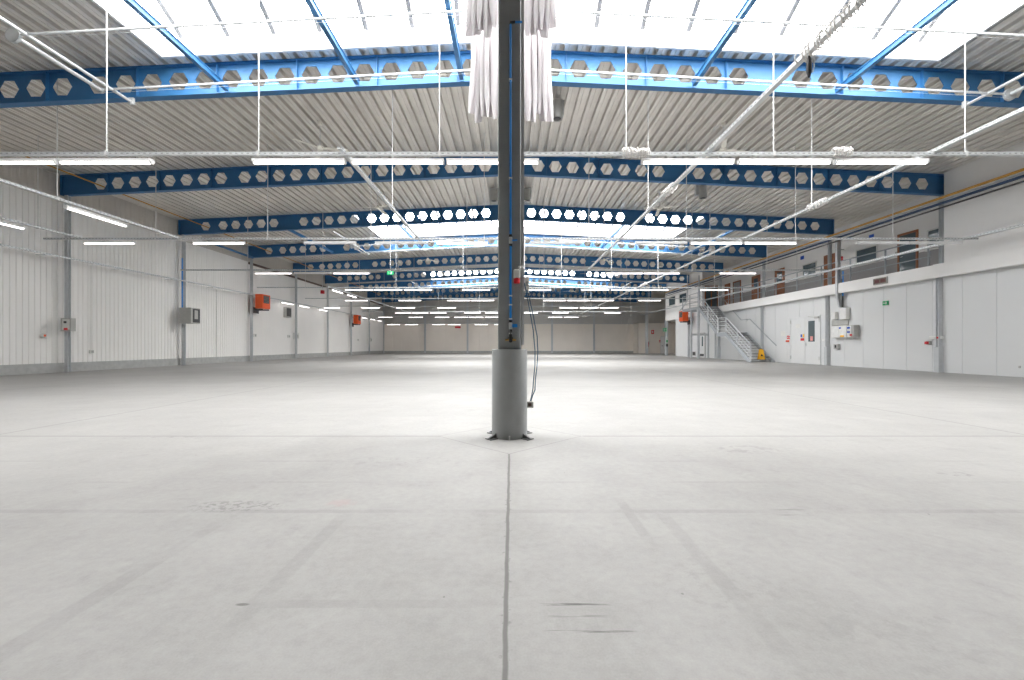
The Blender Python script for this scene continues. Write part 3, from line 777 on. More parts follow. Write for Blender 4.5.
# cable coils tied to the trays
def coil(x, y, z, label, ln=.5, along='x', plug=False):
    t = thing('cord_bundle', label, 'cable', (x, y, z), 0, 'spare cable bundles on the trays')
    rnd = random.Random(int(x * 97 + y * 31)); 
    for q in range(3):
        pts = []; N = 64; turns = 5
        for i in range(N):
            f = i / (N - 1); a = f * turns * 2 * PI + q * 2; u = (f - .5) * ln; r = .065 + .018 * rnd.uniform(-1, 1) + .012 * q
            p = (u, r * math.cos(a), r * math.sin(a)) if along == 'x' else (r * math.cos(a), u, r * math.sin(a))
            pts.append(p)
        MB().tube(pts, .009, 6).build('lead', M['coil'], t, True)
    if plug:
        MB().tube([(0, .4, -.06), (0, .4, -.12), (0, .4, -.26), (0, .4, -.34)], [.012, .032, .034, .012], 10).build('black_plug', M['black'], t, True)
        MB().tube([(.03, .4, -.03), (.06, .4, -.1), (.065, .4, -.2), (.045, .4, -.27)], .007, 6).build('lead_end', M['coil'], t, True)
    return t
coil(wx(629, 8.43), 8.38, TZ, 'spare cable coiled round the nearest crossing tray right of the column', .32)
coil(wx(643, 8.43), 8.40, TZ, 'small white cable tie-up beside a hanger right of the column', .2)
coil(wx(840, 8.43), 8.40, TZ + .02, 'spare cable bundled on the nearest crossing tray towards the right', .34)
coil(3.85, 5.2, TZ + .08, 'long cable bundle with a hanging black plug on the tray over the right', 1.1, 'y', True)
coil(3.85, 10.5, TZ + .06, 'cable bundle on the right-of-column tray past the nearest crossing tray', .5, 'y')
coil(8.25, 11.7, TZ + .08, 'cable bundle beside a hanger on the long right tray', .7, 'y')
coil(8.25, 26.9, TZ + .08, 'distant cable bundle on the long right tray', .9, 'y')
coil(-11.2, 15.1, TZ, 'cable bundle at the left end of the second crossing tray', .8)

# ------------------------------------------------------------------ fluorescent lamps
LZ = TZ - .155
def make_lamp(label, group, lit=True):
    t = thing('hanging_lamp', label, 'lamp', (0, 0, 0), 0, group)
    MB().prism([(-.05, .0), (.05, .0), (.05, .055), (-.05, .055)], -.9, .9, 'x').build('housing', M['lampw'], t)
    MB().prism([(-.036, .0), (-.036, -.018), (-.02, -.036), (.02, -.036), (.036, -.018), (.036, .0)], -.87, .87, 'x').build('diffuser', M['tube'] if lit else M['tubeoff'], t)
    for s in (-1, 1):
        MB().prism([(-.044, .0), (-.044, -.022), (-.024, -.042), (.024, -.042), (.044, -.022), (.044, .0)], s * .885 - .016, s * .885 + .016, 'x').build('end_cap', M['lampw'], t)
        MB().tube([(s * .6, 0, .05), (s * .6, 0, .13)], .008, 6).build('clip', M['rod'], t)
    return t
LIT = make_lamp('x', 'fluorescent battens'); OFF = make_lamp('x', 'fluorescent battens', False)
used = {True: False, False: False}
def lamp(x, y, z, rz, label, lit=True):
    src = LIT if lit else OFF
    if not used[lit]:
        used[lit] = True; src.location = (x, y, z); src.rotation_euler = (0, 0, rz); src['label'] = label; src['group'] = 'fluorescent battens'; return src
    return dup(src, (x, y, z), rz, label, 'fluorescent battens')
LROW = [
    [-36, 59.5, 252.5, 351, 446, 641, 737.5, 834],
    [84, 193, 304, 375, 436, 530, 635, 690, 744, 856, 909],
    [255, 294, 333, 606, 643, 719],
    [345, 374, 404, 462, 523, 581, 611, 640, 700],
    [345, 398.5, 447, 471, 543, 567, 591, 638],
    [321, 361, 396, 437, 559, 579.5, 599.5],
    [395, 412, 430, 464, 485, 521, 552, 604],
    [378, 408.5, 435, 454, 469, 485, 548, 564],
]
UNLIT = {(1, 2), (1, 3), (1, 5), (1, 6), (1, 9), (1, 10), (2, 1)}
for r, row in enumerate(LROW):
    y = ROWS[r]
    for i, px in enumerate(row):
        lamp(wx(px, y) + .91, y, LZ, 0, '%s fluorescent batten under the %s crossing tray from the camera, %s from the left' % ('unlit white' if (r, i) in UNLIT else 'lit white', ORD[r + 1], ORD[i + 1]), (r, i) not in UNLIT)
lamp(-11.75, 12.3, LZ + .075, PI / 2, 'lit fluorescent batten running away under the left tray near camera')
lamp(-15.2, 12.6, LZ + .075, PI / 2, 'lit bluish-white batten near the left wall at the left picture edge')
for y, q in ((27.0 + 2.2, 'nearer'), (31.8, 'farther')):
    lamp(-11.75, y, LZ + .075, PI / 2, 'batten running away under the far left tray, %s of two' % q)
for i, y in enumerate((33.2, 35.9, 39.5, 50.6, 53.6, 56.4)):
    lamp(-17.2, y, EYE + 3.40 - .155, PI / 2, 'lit batten washing the left wall, %s from the camera' % ORD[i + 1])
ft = cross_tray(58.9, -16.8, 16.6, 'galvanised cable tray just in front of the far wall', [-14, -8, 3, 9, 15], EYE + 3.03)
for i, px in enumerate((387, 405, 432, 447.6, 474.5, 494.2)):
    lamp(wx(px, 58.9) + .9, 58.9, EYE + 3.03 - .155, 0, 'lit batten washing the far wall, %s from the left' % ORD[i + 1])

# ------------------------------------------------------------------ ceiling fans
def make_fan():
    t = thing('ceiling_fan', 'x', 'fan', (0, 0, 0), 0, 'three-bladed ceiling fans')
    MB().lathe([(.03, -.10), (.06, -.08), (.07, -.02), (.07, 0)], 16).build('canopy', M['fan'], t, True)
    MB().tube([(0, 0, -.09), (0, 0, -.76)], .014, 8).build('down_rod', M['rod'], t)
    MB().lathe([(.03, -.90), (.09, -.88), (.11, -.84), (.10, -.79), (.05, -.75), (.02, -.72)], 20).build('motor', M['fan'], t, True)
    for k in range(3):
        a = k * 2 * PI / 3; b = MB()
        pts = [(.09, -.035, 0), (.09, .035, 0), (.24, -.07, .004), (.24, .07, -.010), (.86, -.07, -.055), (.86, .07, -.065), (.91, -.05, -.06), (.91, .05, -.07)]
        vs = [(p[0] * math.cos(a) - p[1] * math.sin(a), p[0] * math.sin(a) + p[1] * math.cos(a), -.845 + p[2] + h) for h in (0, .012) for p in pts]
        fs = [(0, 1, 3, 2), (2, 3, 5, 4), (4, 5, 7, 6), (8, 10, 11, 9), (10, 12, 13, 11), (12, 14, 15, 13), (0, 2, 10, 8), (2, 4, 12, 10), (4, 6, 14, 12), (1, 9, 11, 3), (3, 11, 13, 5), (5, 13, 15, 7), (0, 8, 9, 1), (6, 7, 15, 14)]
        b.add(vs, fs).build('blade', M['fan'], t)
    return t
fan = make_fan(); first = True
FB = [(1, 'first and second'), (2, 'second and third'), (4, 'fourth and fifth'), (5, 'fifth and sixth'), (7, 'seventh and eighth')]
for k, nm in FB:
    for x, side in ((-6.15, 'left'), (6.8, 'right')):
        y = FR[k] + 2.95; lb = 'cream three-bladed ceiling fan hanging %s of the column between the %s beams' % (side, nm); rz = {(1, 'left'): 0.0, (1, 'right'): .12}.get((k, side), k * .7)
        if first: fan.location = (x, y, beam_top(x)); fan.rotation_euler = (0, 0, rz); fan['label'] = lb; first = False
        else: dup(fan, (x, y, beam_top(x)), rz, lb)

# round grey units under the deck
def speaker(x, y, label):
    t = thing('ceiling_speaker', label, 'speaker', (x, y, beam_top(x)), 0, 'grey cylindrical units under the deck')
    MB().box(-.22, .22, -.02, .16, -.45, 0).build('mounting_plate', M['galv'], t)
    MB().lathe([(.0, -.60), (.12, -.60), (.125, -.66), (.16, -.67), (.165, -.64), (.165, -.16), (.15, -.14), (.0, -.14)], 24, 0, -.19).build('body', M['boxgrey'], t, True)
    MB().lathe([(.0, -.665), (.115, -.665), (.115, -.655), (0, -.655)], 20, 0, -.19).build('grille', M['dark'], t, True)
speaker(wx(557, 12.9), 13.05, 'grey cylindrical unit under the deck just right of the column blind')
speaker(wx(702, 18.9), 19.0, 'grey cylindrical unit under the deck to the right, past the second beam')
speaker(-.82, 20.4, 'grey cylindrical unit peeping out left of the column')
speaker(.72, 20.4, 'grey cylindrical unit peeping out right of the column')

# ------------------------------------------------------------------ wall columns
def wallcol(x, y, z1, label, box=False, w=.13):
    t = thing('wall_column', label, 'column', (x, y, 0), 0, 'grey wall columns')
    i = MB()                                           # H section
    i.box(-w / 2, w / 2, -w / 2, -w / 2 + .02, 0, z1); i.box(-w / 2, w / 2, w / 2 - .02, w / 2, 0, z1); i.box(-.008, .008, -w / 2 + .02, w / 2 - .02, 0, z1)
    i.build('shaft', M['colgrey'], t)
    if box:
        b = MB().box(-.11, -.095, -.10, .10, 0, .98); b.box(-.095, .10, -.10, -.085, 0, .98); b.box(-.095, .10, .085, .10, 0, .98); b.box(-.15, .1, -.13, .13, 0, .02)
        b.build('guard', M['colgrey'], t)
    return t
for k in range(1, 10):
    wallcol(-17.34, FR[k] - .02, beam_top(17.4) - .78, 'grey steel column on the left wall under the %s beam' % ORD[k])
    if k <= 7:
        wallcol(16.72, FR[k], GZ - .5 if k < 6 and k not in () else bz, 'grey steel column on the right wall under the %s beam' % ORD[k], True)
for k in range(2, 6):
    wallcol(16.86, FR[k] + .02, beam_top(16.6) - .78, 'grey steel post rising from the gallery edge to the %s beam' % ORD[k], False, .13).location.z = 0
for o in list(C.objects):
    if o.name.startswith('wall_column') and 'rising from the gallery' in o.get('label', ''):
        for ch in o.children:
            for v in ch.data.vertices:
                if v.co.z < .01: v.co.z = GZ + .001
for x, y, lb in ((16.75, FR[7] - .02, 'grey post at the far corner of the office block'), (16.5, FR[8], 'grey post standing free beyond the office block')):
    wallcol(x, y, bz if y < 48 else beam_top(16.5) - .8, lb, False, .26)
for i, px in enumerate((425, 467.5, 552, 594)):
    x = wx(px, 59.6)
    wallcol(x, YF - .2, beam_top(x) - .85, 'grey post on the far wall, %s from the left' % ORD[i + 1], False, .22)

# ------------------------------------------------------------------ pipes on the walls
def run(path, r, name, m, label, cat='pipe', n=8):
    return tag(MB().tube(path, r, n).build(name, m, None, True), label, cat)
run([(-16.04, 14.3, EYE + 6.25), (-16.04, 59, EYE + 6.25)], .025, 'gas_pipe', M['gaspipe'], 'yellow pipe threaded through the beam ends along the left wall')
gp = MB()
run([(16.35, 2, EYE + 5.62), (16.35, 46, EYE + 5.64)], .048, 'gas_pipe', M['gaspipe'], 'ochre yellow pipe running high along the right wall')
run([(16.42, 2, EYE + 5.27), (16.42, 46, EYE + 5.27)], .032, 'black_pipe', M['dark'], 'black pipe running along the right wall under the ochre pipe')
tag(MB().box(16.36, 16.46, 2, 46, EYE + 5.40, EYE + 5.47).build('pipe_rail', M['navy']), 'dark blue rail between the ochre and black pipes on the right wall', 'rail')
tag(MB().box(16.34, 16.44, 2, 46, EYE + 5.52, EYE + 5.565).build('pipe_rail', M['galv']), 'galvanised rail just under the ochre pipe on the right wall', 'rail')

# ------------------------------------------------------------------ warm-air heaters
def heater(x, y, z, rz, label):
    t = thing('warm_air_heater', label, 'heater', (x, y, z), rz, 'orange warm-air heaters')
    MB().bbox(-.26, .24, -.48, .48, 0, .95, .025).build('casing', M['orange'], t)
    g = MB().box(.24, .262, -.36, .30, .36, .86); go = g.build('outlet', M['dark'], t)
    for k in range(5): MB().beam((.268, -.36, .42 + k * .095), (.268, .30, .42 + k * .095), .03, .012).build('louvre', M['steel'], go)
    MB().box(.24, .27, -.42, -.40, .3, .92).build('door_edge', M['orange'], t)
    MB().bbox(.235, .25, -.30, .34, .05, .30, .004).build('access_panel', M['orange'], t)
    b = MB().box(-.55, .2, -.40, -.35, -.10, -.02); b.box(-.55, .2, .35, .40, -.10, -.02); b.box(-.56, -.52, -.42, .42, -.3, .1)
    b.build('bracket', M['dark'], t)
    MB().tube([(-.26, 0, .7), (-.50, 0, .7)], .06, 10).build('flue', M['galv'], t, True)
    return t
heater(-16.85, FR[4] + .45, EYE + 2.5, 0, 'larger-looking orange warm-air heater on the left wall, nearer of the two there')
heater(-16.85, FR[7] + .45, EYE + 2.38, 0, 'farther orange warm-air heater on the left wall')
heater(16.05, 40.4, EYE + 2.28, PI, 'orange warm-air heater on the right beside the stair platform')

# ------------------------------------------------------------------ small gear on the left wall
def gbox(name, x0, x1, y0, y1, z0, z1, m, label, cat, parts=()):
    t = thing(name, label, cat, ((x0 + x1) / 2, (y0 + y1) / 2, z0))
    ox, oy, oz = t.location
    MB().bbox(x0 - ox, x1 - ox, y0 - oy, y1 - oy, 0, z1 - z0, min(.012, (x1 - x0) / 4, (y1 - y0) / 4)).build('body', m, t)
    for pn, a, pm in parts:
        MB().box(a[0] - ox, a[1] - ox, a[2] - oy, a[3] - oy, a[4] - oz, a[5] - oz).build(pn, pm, t)
    return t
Y3 = FR[3]
gbox('electrical_cabinet', -17.28, -16.65, Y3 - .42, Y3 - .16 + .4, EYE + 1.17, EYE + 1.98, M['boxgrey'], 'grey electrical cabinet on the left wall column under the third beam', 'electrical cabinet',
     (('dark_face', (-16.66, -16.63, Y3 - .30, Y3 + .20, EYE + 1.22, EYE + 1.93), M['dark']), ('meter_window', (-16.635, -16.623, Y3 - .2, Y3 + .04, EYE + 1.4, EYE + 1.86), M['boxgrey'])))
run([(-17.28, Y3 - .2, EYE + 2.0), (-17.28, Y3 - .2, EYE + 4.6)], .03, 'blue_conduit', M['blue2'], 'blue pipe rising from the grey cabinet on the left wall')
Y2 = FR[2]
gbox('socket_box', -17.30, -16.9, Y2 - .34, Y2 - .13, EYE + .56, EYE + 1.06, M['boxgrey'], 'grey socket box on the nearest visible left wall column', 'socket box',
     (('front_cover', (-17.2, -16.94, Y2 - .36, Y2 - .34, EYE + .62, EYE + 1.02), M['plasticw']), ('switch', (-17.14, -17.04, Y2 - .375, Y2 - .36, EYE + .86, EYE + .94), M['dark']), ('red_socket', (-17.12, -17.0, Y2 - .39, Y2 - .36, EYE + .60, EYE + .68), M['red'])))
gbox('wall_socket', XL, XL + .10, Y2 - .78, Y2 - .62, EYE + .30, EYE + .46, M['plasticw'], 'small white socket left of the grey socket box on the left wall', 'socket', (('socket_face', (XL + .1, XL + .108, Y2 - .74, Y2 - .66, EYE + .34, EYE + .42), M['orange']),))
yq = -17.55 * F / (91.5 - 511.5)
gbox('wall_socket', XL, XL + .09, yq - .08, yq + .08, EYE - .32, EYE - .18, M['plasticw'], 'small white socket low on the left wall right of the nearest column', 'socket', (('socket_face', (XL + .09, XL + .098, yq - .05, yq + .05, EYE - .30, EYE - .2), M['boxgrey']),))
run([(XL + .03, yq, EYE - .18), (XL + .03, yq, EYE + 3.35)], .012, 'conduit', M['plasticw'], 'thin conduit down the left wall to a low white socket', 'conduit')
yq2 = 17.57 * F / (511.5 - 216.5)
run([(XL + .04, yq2, .37), (XL + .04, yq2, EYE + 3.35)], .018, 'conduit', M['plasticw'], 'thin conduit down the left wall right of the grey cabinet', 'conduit')
ya = 17.4 * F / (511.5 - 289)
gbox('air_grille', XL, XL + .22, ya - .45, ya + .35, EYE + 2.2, EYE + 3.0, M['boxgrey'], 'grey louvred vent box on the left wall past the near orange heater', 'vent', (('grille', (XL + .22, XL + .235, ya - .38, ya + .28, EYE + 2.28, EYE + 2.92), M['dark']),))
for px, z0, lb in ((297, .55, 'grey switch box on the left wall post past the vent'), (371, .5, 'small grey switch box near the far end of the left wall')):
    yy = 17.4 * F / (511.5 - px)
    gbox('switch_box', XL, XL + .25, yy - .25, yy + .25, EYE + z0, EYE + z0 + .5, M['plasticw'], lb, 'switch box', (('switch', (XL + .25, XL + .27, yy - .12, yy + .1, EYE + z0 + .1, EYE + z0 + .35), M['boxgrey']),))
for px, py, lb in ((289.5, 336.5, 'pale outlet on the left wall under the vent'), (255.5, 335.5, 'pale outlet on the left wall under the near orange heater'), (358.5, 340, 'pale outlet on the left wall under the far orange heater')):
    yy = 17.5 * F / (511.5 - px); zz = wz(py, yy)
    gbox('wall_socket', XL, XL + .1, yy - .15, yy + .15, zz - .1, zz + .12, M['plasticw'], lb, 'socket', (('socket_face', (XL + .1, XL + .11, yy - .08, yy + .08, zz - .06, zz + .08), M['boxgrey']),))
# hung signs
def exit_sign(x, y, z, w, h, rz, label, flip=1, hang=None):
    t = thing('exit_sign', label, 'sign', (x, y, z), rz)
    MB().bbox(-w / 2, w / 2, -.02, .02, -h / 2, h / 2, .004).build('panel', M['green'], t)
    q = MB(); s = h; f = flip
    def pl(pts): q.prism([(f * px_ * s, pz * s) for px_, pz in pts], -.024, -.0205, 'y')
    c = [(.08 * math.cos(a * PI / 5) - .22, .08 * math.sin(a * PI / 5) + .30) for a in range(10)]; pl(c)                       # head
    pl([(-.34, .20), (-.18, .20), (-.14, -.05), (-.28, -.05)]); pl([(-.18, .18), (-.02, .04), (-.06, -.01), (-.2, .1)]); pl([(-.34, .18), (-.46, .02), (-.41, -.02), (-.30, .10)])
    pl([(-.26, -.05), (-.14, -.05), (-.04, -.2), (-.08, -.36), (-.14, -.34), (-.12, -.22)]); pl([(-.28, -.05), (-.2, -.05), (-.34, -.3), (-.52, -.3), (-.52, -.24), (-.38, -.24)])
    pl([(.06, -.05), (.34, -.05), (.34, .05), (.06, .05)]); pl([(.30, .18), (.52, 0), (.30, -.18)])                                # arrow
    q.build('pictogram', M['plasticw'], t)
    if hang: MB().tube([(0, 0, h / 2), (0, 0, hang - z)], .012, 6).build('hanger_rod', M['rod'], t)
    return t
exit_sign(-8.0, 28.6, wz(273, 28.6), .44, .25, 0, 'green and white exit sign hanging among the left beams', -1, beam_top(8))
t = gbox('alarm_sounder', -16.2, -15.95, 36.7, 36.95, wz(292, 36.8) - .14, wz(292, 36.8) + .14, M['red'], 'small red alarm sounder hung high at the left', 'alarm', (('hanger_rod', (-16.09, -16.06, 36.81, 36.84, wz(292, 36.8) + .14, beam_top(16.1)), M['rod']),))
tag(MB().bbox(wx(455, 58.6), wx(460.7, 58.6), 58.55, 58.6, wz(328.2, 58.6), wz(326.3, 58.6), .01).box(wx(457.8, 58.6) - .01, wx(457.8, 58.6) + .01, 58.56, 58.59, wz(326.3, 58.6), EYE + 3.0).build('hanging_sign', M['red']), 'small red sign hanging in front of the far wall', 'sign')

# ------------------------------------------------------------------ right wall: gear
def yR(px, x=XR): return x * F / (px - 511.5)
# double door
ya, yb = yR(820.2), yR(791.4); ym = yR(805.5); zt = 2.66
d = MB().box(XR - .05, XR + .0, ya - .06, ya, 0, zt + .06); d.box(XR - .05, XR, yb, yb + .06, 0, zt + .06); d.box(XR - .05, XR, ya, yb, zt, zt + .06)
door = struct(d, 'door_1', M['doorw'], 'white double door in the right lower wall left of the electrical boxes', 'door')
def leaf(y0, y1, win):
    mb = MB(); x0, x1 = XR - .035, XR - .012
    if not win: mb.box(x0, x1, y0 + .006, y1 - .006, .01, zt - .005)
    else:
        w0, w1, z0, z1 = win
        mb.box(x0, x1, y0 + .006, w0, .01, zt - .005); mb.box(x0, x1, w1, y1 - .006, .01, zt - .005); mb.box(x0, x1, w0, w1, .01, z0); mb.box(x0, x1, w0, w1, z1, zt - .005)
    return mb
w0, w1 = yR(815.4), yR(808.8); wz0, wz1 = wz(341.6, 24.1), wz(320.8, 24.1)
lf = leaf(ya, ym, (w0, w1, wz0, wz1)).build('leaf', M['doorw'], door)
MB().box(XR - .03, XR - .016, w0, w1, wz0, wz1).build('pane', M['glass'], lf)
MB().box(XR - .034, XR - .0305, w0 + .16, w1 - .16, wz0 + .05, wz0 + .30).build('notice', M['pale_red'], lf)
rf = leaf(ym, yb, None).build('leaf', M['doorw'], door)
MB().box(XR - .10, XR - .04, ya + .02, ya + .34, zt - .12, zt - .02).beam((XR - .09, ya + .3, zt - .06), (XR - .09, ya + .85, zt + .03), .02, .02).build('closer', M['boxgrey'], door)
MB().tube([(XR - .04, ym - .10, 1.14), (XR - .09, ym - .10, 1.14), (XR - .09, ym - .22, 1.14)], .014, 8).box(XR - .045, XR - .035, ym - .13, ym - .07, 1.02, 1.24).build('handle', M['galv'], door)
for yy in (ya + .01, yb - .01):
    for z in (.25, 2.35): MB().box(XR - .06, XR - .035, yy - .02, yy + .02, z, z + .2).build('hinge', M['boxgrey'], door)
def paper(px0, px1, py0, py1, m, label, x=XR - .02, name='paper_notice', marks=()):
    y0, y1 = sorted((yR(px0, x), yR(px1, x))); d_ = (y0 + y1) / 2; z0, z1 = wz(py1, d_), wz(py0, d_)
    t = thing(name, label, 'notice', (x, d_, z0))
    MB().box(-.006, .0, y0 - d_, y1 - d_, 0, z1 - z0).build('sheet', m, t)
    for (a, b, c, e, pm) in marks:
        MB().box(-.009, -.006, y1 - d_ - (y1 - y0) * b, y1 - d_ - (y1 - y0) * a, (z1 - z0) * c, (z1 - z0) * e).build('printed_block', pm, t)
    return t
paper(781, 785.2, 331, 336, M['plasticw'], 'white paper notice on the wall left of the double door', XR - .002)
paper(795.7, 800.5, 324, 328, M['plasticw'], 'white paper notice high on the left door leaf', XR - .037)
paper(800.2, 804.8, 333.5, 341.5, M['plasticw'], 'safety poster with coloured blocks on the left door leaf', XR - .037, 'safety_poster', ((.1, .45, .55, .9, M['bluesign']), (.55, .9, .55, .9, M['yellow']), (.1, .9, .1, .4, M['red'])))
paper(787, 789, 335.6, 339, M['red'], 'red fire sign beside the double door, left of a pair', XR - .002, 'fire_sign', ((.25, .75, .3, .7, M['plasticw']),))
paper(789.3, 791, 336, 339.2, M['red'], 'red fire sign beside the double door, right of a pair', XR - .002, 'fire_sign', ((.25, .75, .3, .7, M['plasticw']),))
def rbox(name, px0, px1, py0, py1, dep, m, label, cat, parts=(), dref=None, x=XR):
    y0, y1 = sorted((yR(px0, x - dep), yR(px1, x - dep))); d_ = dref or (y0 + y1) / 2; z0, z1 = wz(py1, d_), wz(py0, d_)
    t = thing(name, label, cat, (x, (y0 + y1) / 2, z0)); hy = (y1 - y0) / 2; H = z1 - z0
    MB().bbox(-dep, 0, -hy, hy, 0, H, min(.012, dep / 4)).build('body', m, t)
    for pn, a, b, c, e, dd, pm in parts:               # a,b along (0 = left in view), c,e up
        MB().box(-dep - dd, -dep, hy - 2 * hy * b, hy - 2 * hy * a, H * c, H * e).build(pn, pm, t)
    return t
rbox('call_point', 785.5, 788.5, 340.2, 342, .06, M['orange'], 'orange call point on the wall left of the double door', 'call point', (('button', .3, .7, .3, .7, .01, M['red']),))
rbox('cable_socket', 821.8, 827.8, 338.8, 341.3, .08, M['plasticw'], 'white socket strip on the wall right of the double door', 'socket', (('cover', .1, .45, .2, .8, .01, M['lampw']), ('cover', .55, .9, .2, .8, .01, M['lampw'])))
# main boxes beside the third right column
rbox('distribution_board', 831, 846.5, 325.8, 337.8, .22, M['plasticw'], 'wide white distribution board with two doors on the right wall', 'electrical cabinet',
     (('door', .02, .49, .04, .96, .012, M['lampw']), ('door', .51, .98, .04, .96, .012, M['lampw']), ('warning_label', .62, .86, .06, .2, .016, M['yellow']), ('blue_label', .54, .66, .74, .88, .016, M['bluesign'])))
rbox('control_box', 846.7, 853.8, 325, 338, .28, M['boxgrey'], 'grey control box with switches right of the white distribution board', 'electrical cabinet',
     (('switch', .1, .5, .72, .86, .02, M['bluesign']), ('switch', .1, .5, .4, .52, .02, M['bluesign']), ('red_button', .5, .75, .16, .3, .03, M['red']), ('control_plate', .05, .6, .08, .95, .008, M['plasticw'])))
rbox('junction_box', 839.8, 846.3, 307.8, 319.3, .2, M['plasticw'], 'tall white junction box above the distribution board, right one', 'electrical box', (('lid', .06, .94, .05, .95, .012, M['lampw']),))
rbox('junction_box', 831, 835.2, 312.3, 319.5, .16, M['plasticw'], 'small white junction box above the distribution board, left one', 'electrical box', (('lid', .06, .94, .05, .95, .012, M['lampw']),))
rbox('switch_box', 833.4, 838, 344, 349.2, .12, M['boxgrey'], 'small grey switch below the distribution board', 'switch box', (('lever', .4, .6, .3, .8, .03, M['dark']),))
rbox('cable_plate', 831.5, 848, 319.8, 325.4, .05, M['boxgrey'], 'grey backing plate between the junction boxes and the distribution board', 'cable plate')
yd2 = yR(838, XR - .25)
dct = thing('cable_duct', 'galvanised cable duct dropping down the right wall to the junction boxes', 'duct', (XR - .25, yd2, EYE + 1.95))
mb = MB().box(-.09, .09, -.07, .07, .45, 3.70); mb.box(-.10, .10, -.08, .08, 1.9, 1.93); mb.build('duct', M['galv'], dct)
mb = MB().prism([(-.05, .45), (.09, .45), (.16, 0), (.05, 0)], -.06, .06, 'y'); mb.build('lower_duct', M['galv'], dct)
MB().tube([(.10, -.16, -.02), (.10, -.16, 1.4)], .045, 8).build('cable_bundle', M['dark'], dct, True)
MB().tube([(.10, -.20, .55), (.10, -.20, 1.8)], .03, 8).build('blue_pipe', M['blue2'], dct, True)
MB().box(.1, .3, -.03, .03, 2.9, 2.96).build('bracket', M['galv'], dct)
# exit sign on the wall
yy = yR(886.2); exit_sign(XR - .025, yy, wz(303.1, yy), .29, .19, -PI / 2, 'green and white exit sign on the right lower wall', -1)
# LED display on the fascia
yy = yR(880.6, 16.48); t = thing('display_sign', 'dark electronic display sign on the white gallery fascia', 'display', (16.49, yy, wz(281, yy)))
MB().bbox(-.05, .0, -.37, .37, -.15, .15, .01).build('case', M['boxgrey'], t)
MB().box(-.056, -.05, -.33, .33, -.115, .115).build('screen', M['brown'], t)
MB().box(-.059, -.056, .03, .25, -.06, .06).box(-.059, -.056, -.27, -.05, -.06, .06).build('segments', M['led'], t)
# sockets at the nearest right column
rbox('cable_socket', 929, 942.5, 336.2, 339.3, .10, M['plasticw'], 'white socket strip beside the nearest right column', 'socket', (('red_socket', .58, .72, .2, .8, .03, M['red']), ('cover', .15, .4, .2, .8, .01, M['lampw'])))
t = rbox('power_socket', 925.5, 929.5, 340.8, 344.6, .10, M['boxgrey'], 'red power socket under the white strip near the right column', 'socket', (('red_cover', .1, .8, .1, .8, .06, M['red']),))
gbox('door_bolt', XR - .03, XR, yR(1020) - .03, yR(1020) + .03, wz(367, yR(1020)) - .04, wz(367, yR(1020)) + .04, M['boxgrey'], 'small grey outlet low on the right wall near the picture edge', 'outlet')

# ------------------------------------------------------------------ gallery doors and windows
def gdoor(n, y0, y1, m2, label, h=2.12):
    x = GX
    f = MB().box(x - .05, x, y0, y0 + .09, GZ, GZ + h); f.box(x - .05, x, y1 - .09, y1, GZ, GZ + h); f.box(x - .05, x, y0 + .09, y1 - .09, GZ + h - .10, GZ + h)
    o = struct(f, 'door_%d' % n, M['wood'], label, 'door')
    lf = MB().box(x - .03, x, y0 + .09, y1 - .09, GZ, GZ + h - .1).build('leaf', m2, o)
    MB().tube([(x - .03, y1 - .2, GZ + 1.02), (x - .08, y1 - .2, GZ + 1.02), (x - .08, y1 - .32, GZ + 1.02)], .012, 6).build('handle', M['galv'], lf)
    return o, lf
def gwin(n, y0, y1, label, z0=EYE + 4.22, z1=EYE + 5.09, strips=False):
    x = GX
    f = MB(); f.box(x - .04, x, y0, y0 + .05, z0, z1); f.box(x - .04, x, y1 - .05, y1, z0, z1); f.box(x - .04, x, y0 + .05, y1 - .05, z0, z0 + .05); f.box(x - .04, x, y0 + .05, y1 - .05, z1 - .05, z1)
    f.box(x - .12, x, y0 - .05, y1 + .05, z0 - .05, z0)
    o = struct(f, 'window_%d' % n, M['plasticw'], label, 'window')
    MB().box(x - .015, x, y0 + .05, y1 - .05, z0 + .05, z1 - .05).build('pane', M['glass'], o)
    if strips:
        for k in range(4): MB().box(x - .02, x - .015, y0 + .1, y1 - .3 - .1 * k, z0 + .14 + k * .19, z0 + .2 + k * .19).build('pane_strip', M['bluesign'] if k < 1 else M['lampw'], o)  # one blue and three white strips on the pane, shorter upwards
    return o
gdoor(2, 19.57, 20.6, M['glass'], 'brown framed glazed door on the gallery, nearest the camera')
gwin(1, FR[2] + .9, 19.15, 'gallery window with blue and white strips right of the nearest brown door', strips=True)
gwin(2, 21.75, 23.1, 'gallery window left of the nearest brown door', EYE + 4.27)
gdoor(3, 24.55, 25.45, M['wood'], 'brown gallery door half hidden behind the third right post')
gwin(3, 26.1, 27.35, 'gallery window left of the half hidden door')
o, lf = gdoor(4, 29.15, 30.2, M['wood'], 'brown gallery door with small pane, third from the camera')
MB().box(GX - .036, GX - .03, 29.4, 29.95, GZ + 1.2, GZ + 1.9).build('pane', M['glass'], lf)
o, lf = gdoor(5, 32.0, 33.1, M['wood'], 'brown gallery door with small pane, fourth from the camera')
MB().box(GX - .036, GX - .03, 32.3, 32.8, GZ + 1.2, GZ + 1.9).build('pane', M['glass'], lf)
gdoor(6, 34.7, 35.9, M['dado'], 'brown framed gallery door with grey leaf, near the stair head')
gdoor(7, 36.4, 37.3, M['wood'], 'brown gallery door farthest along the back wall')
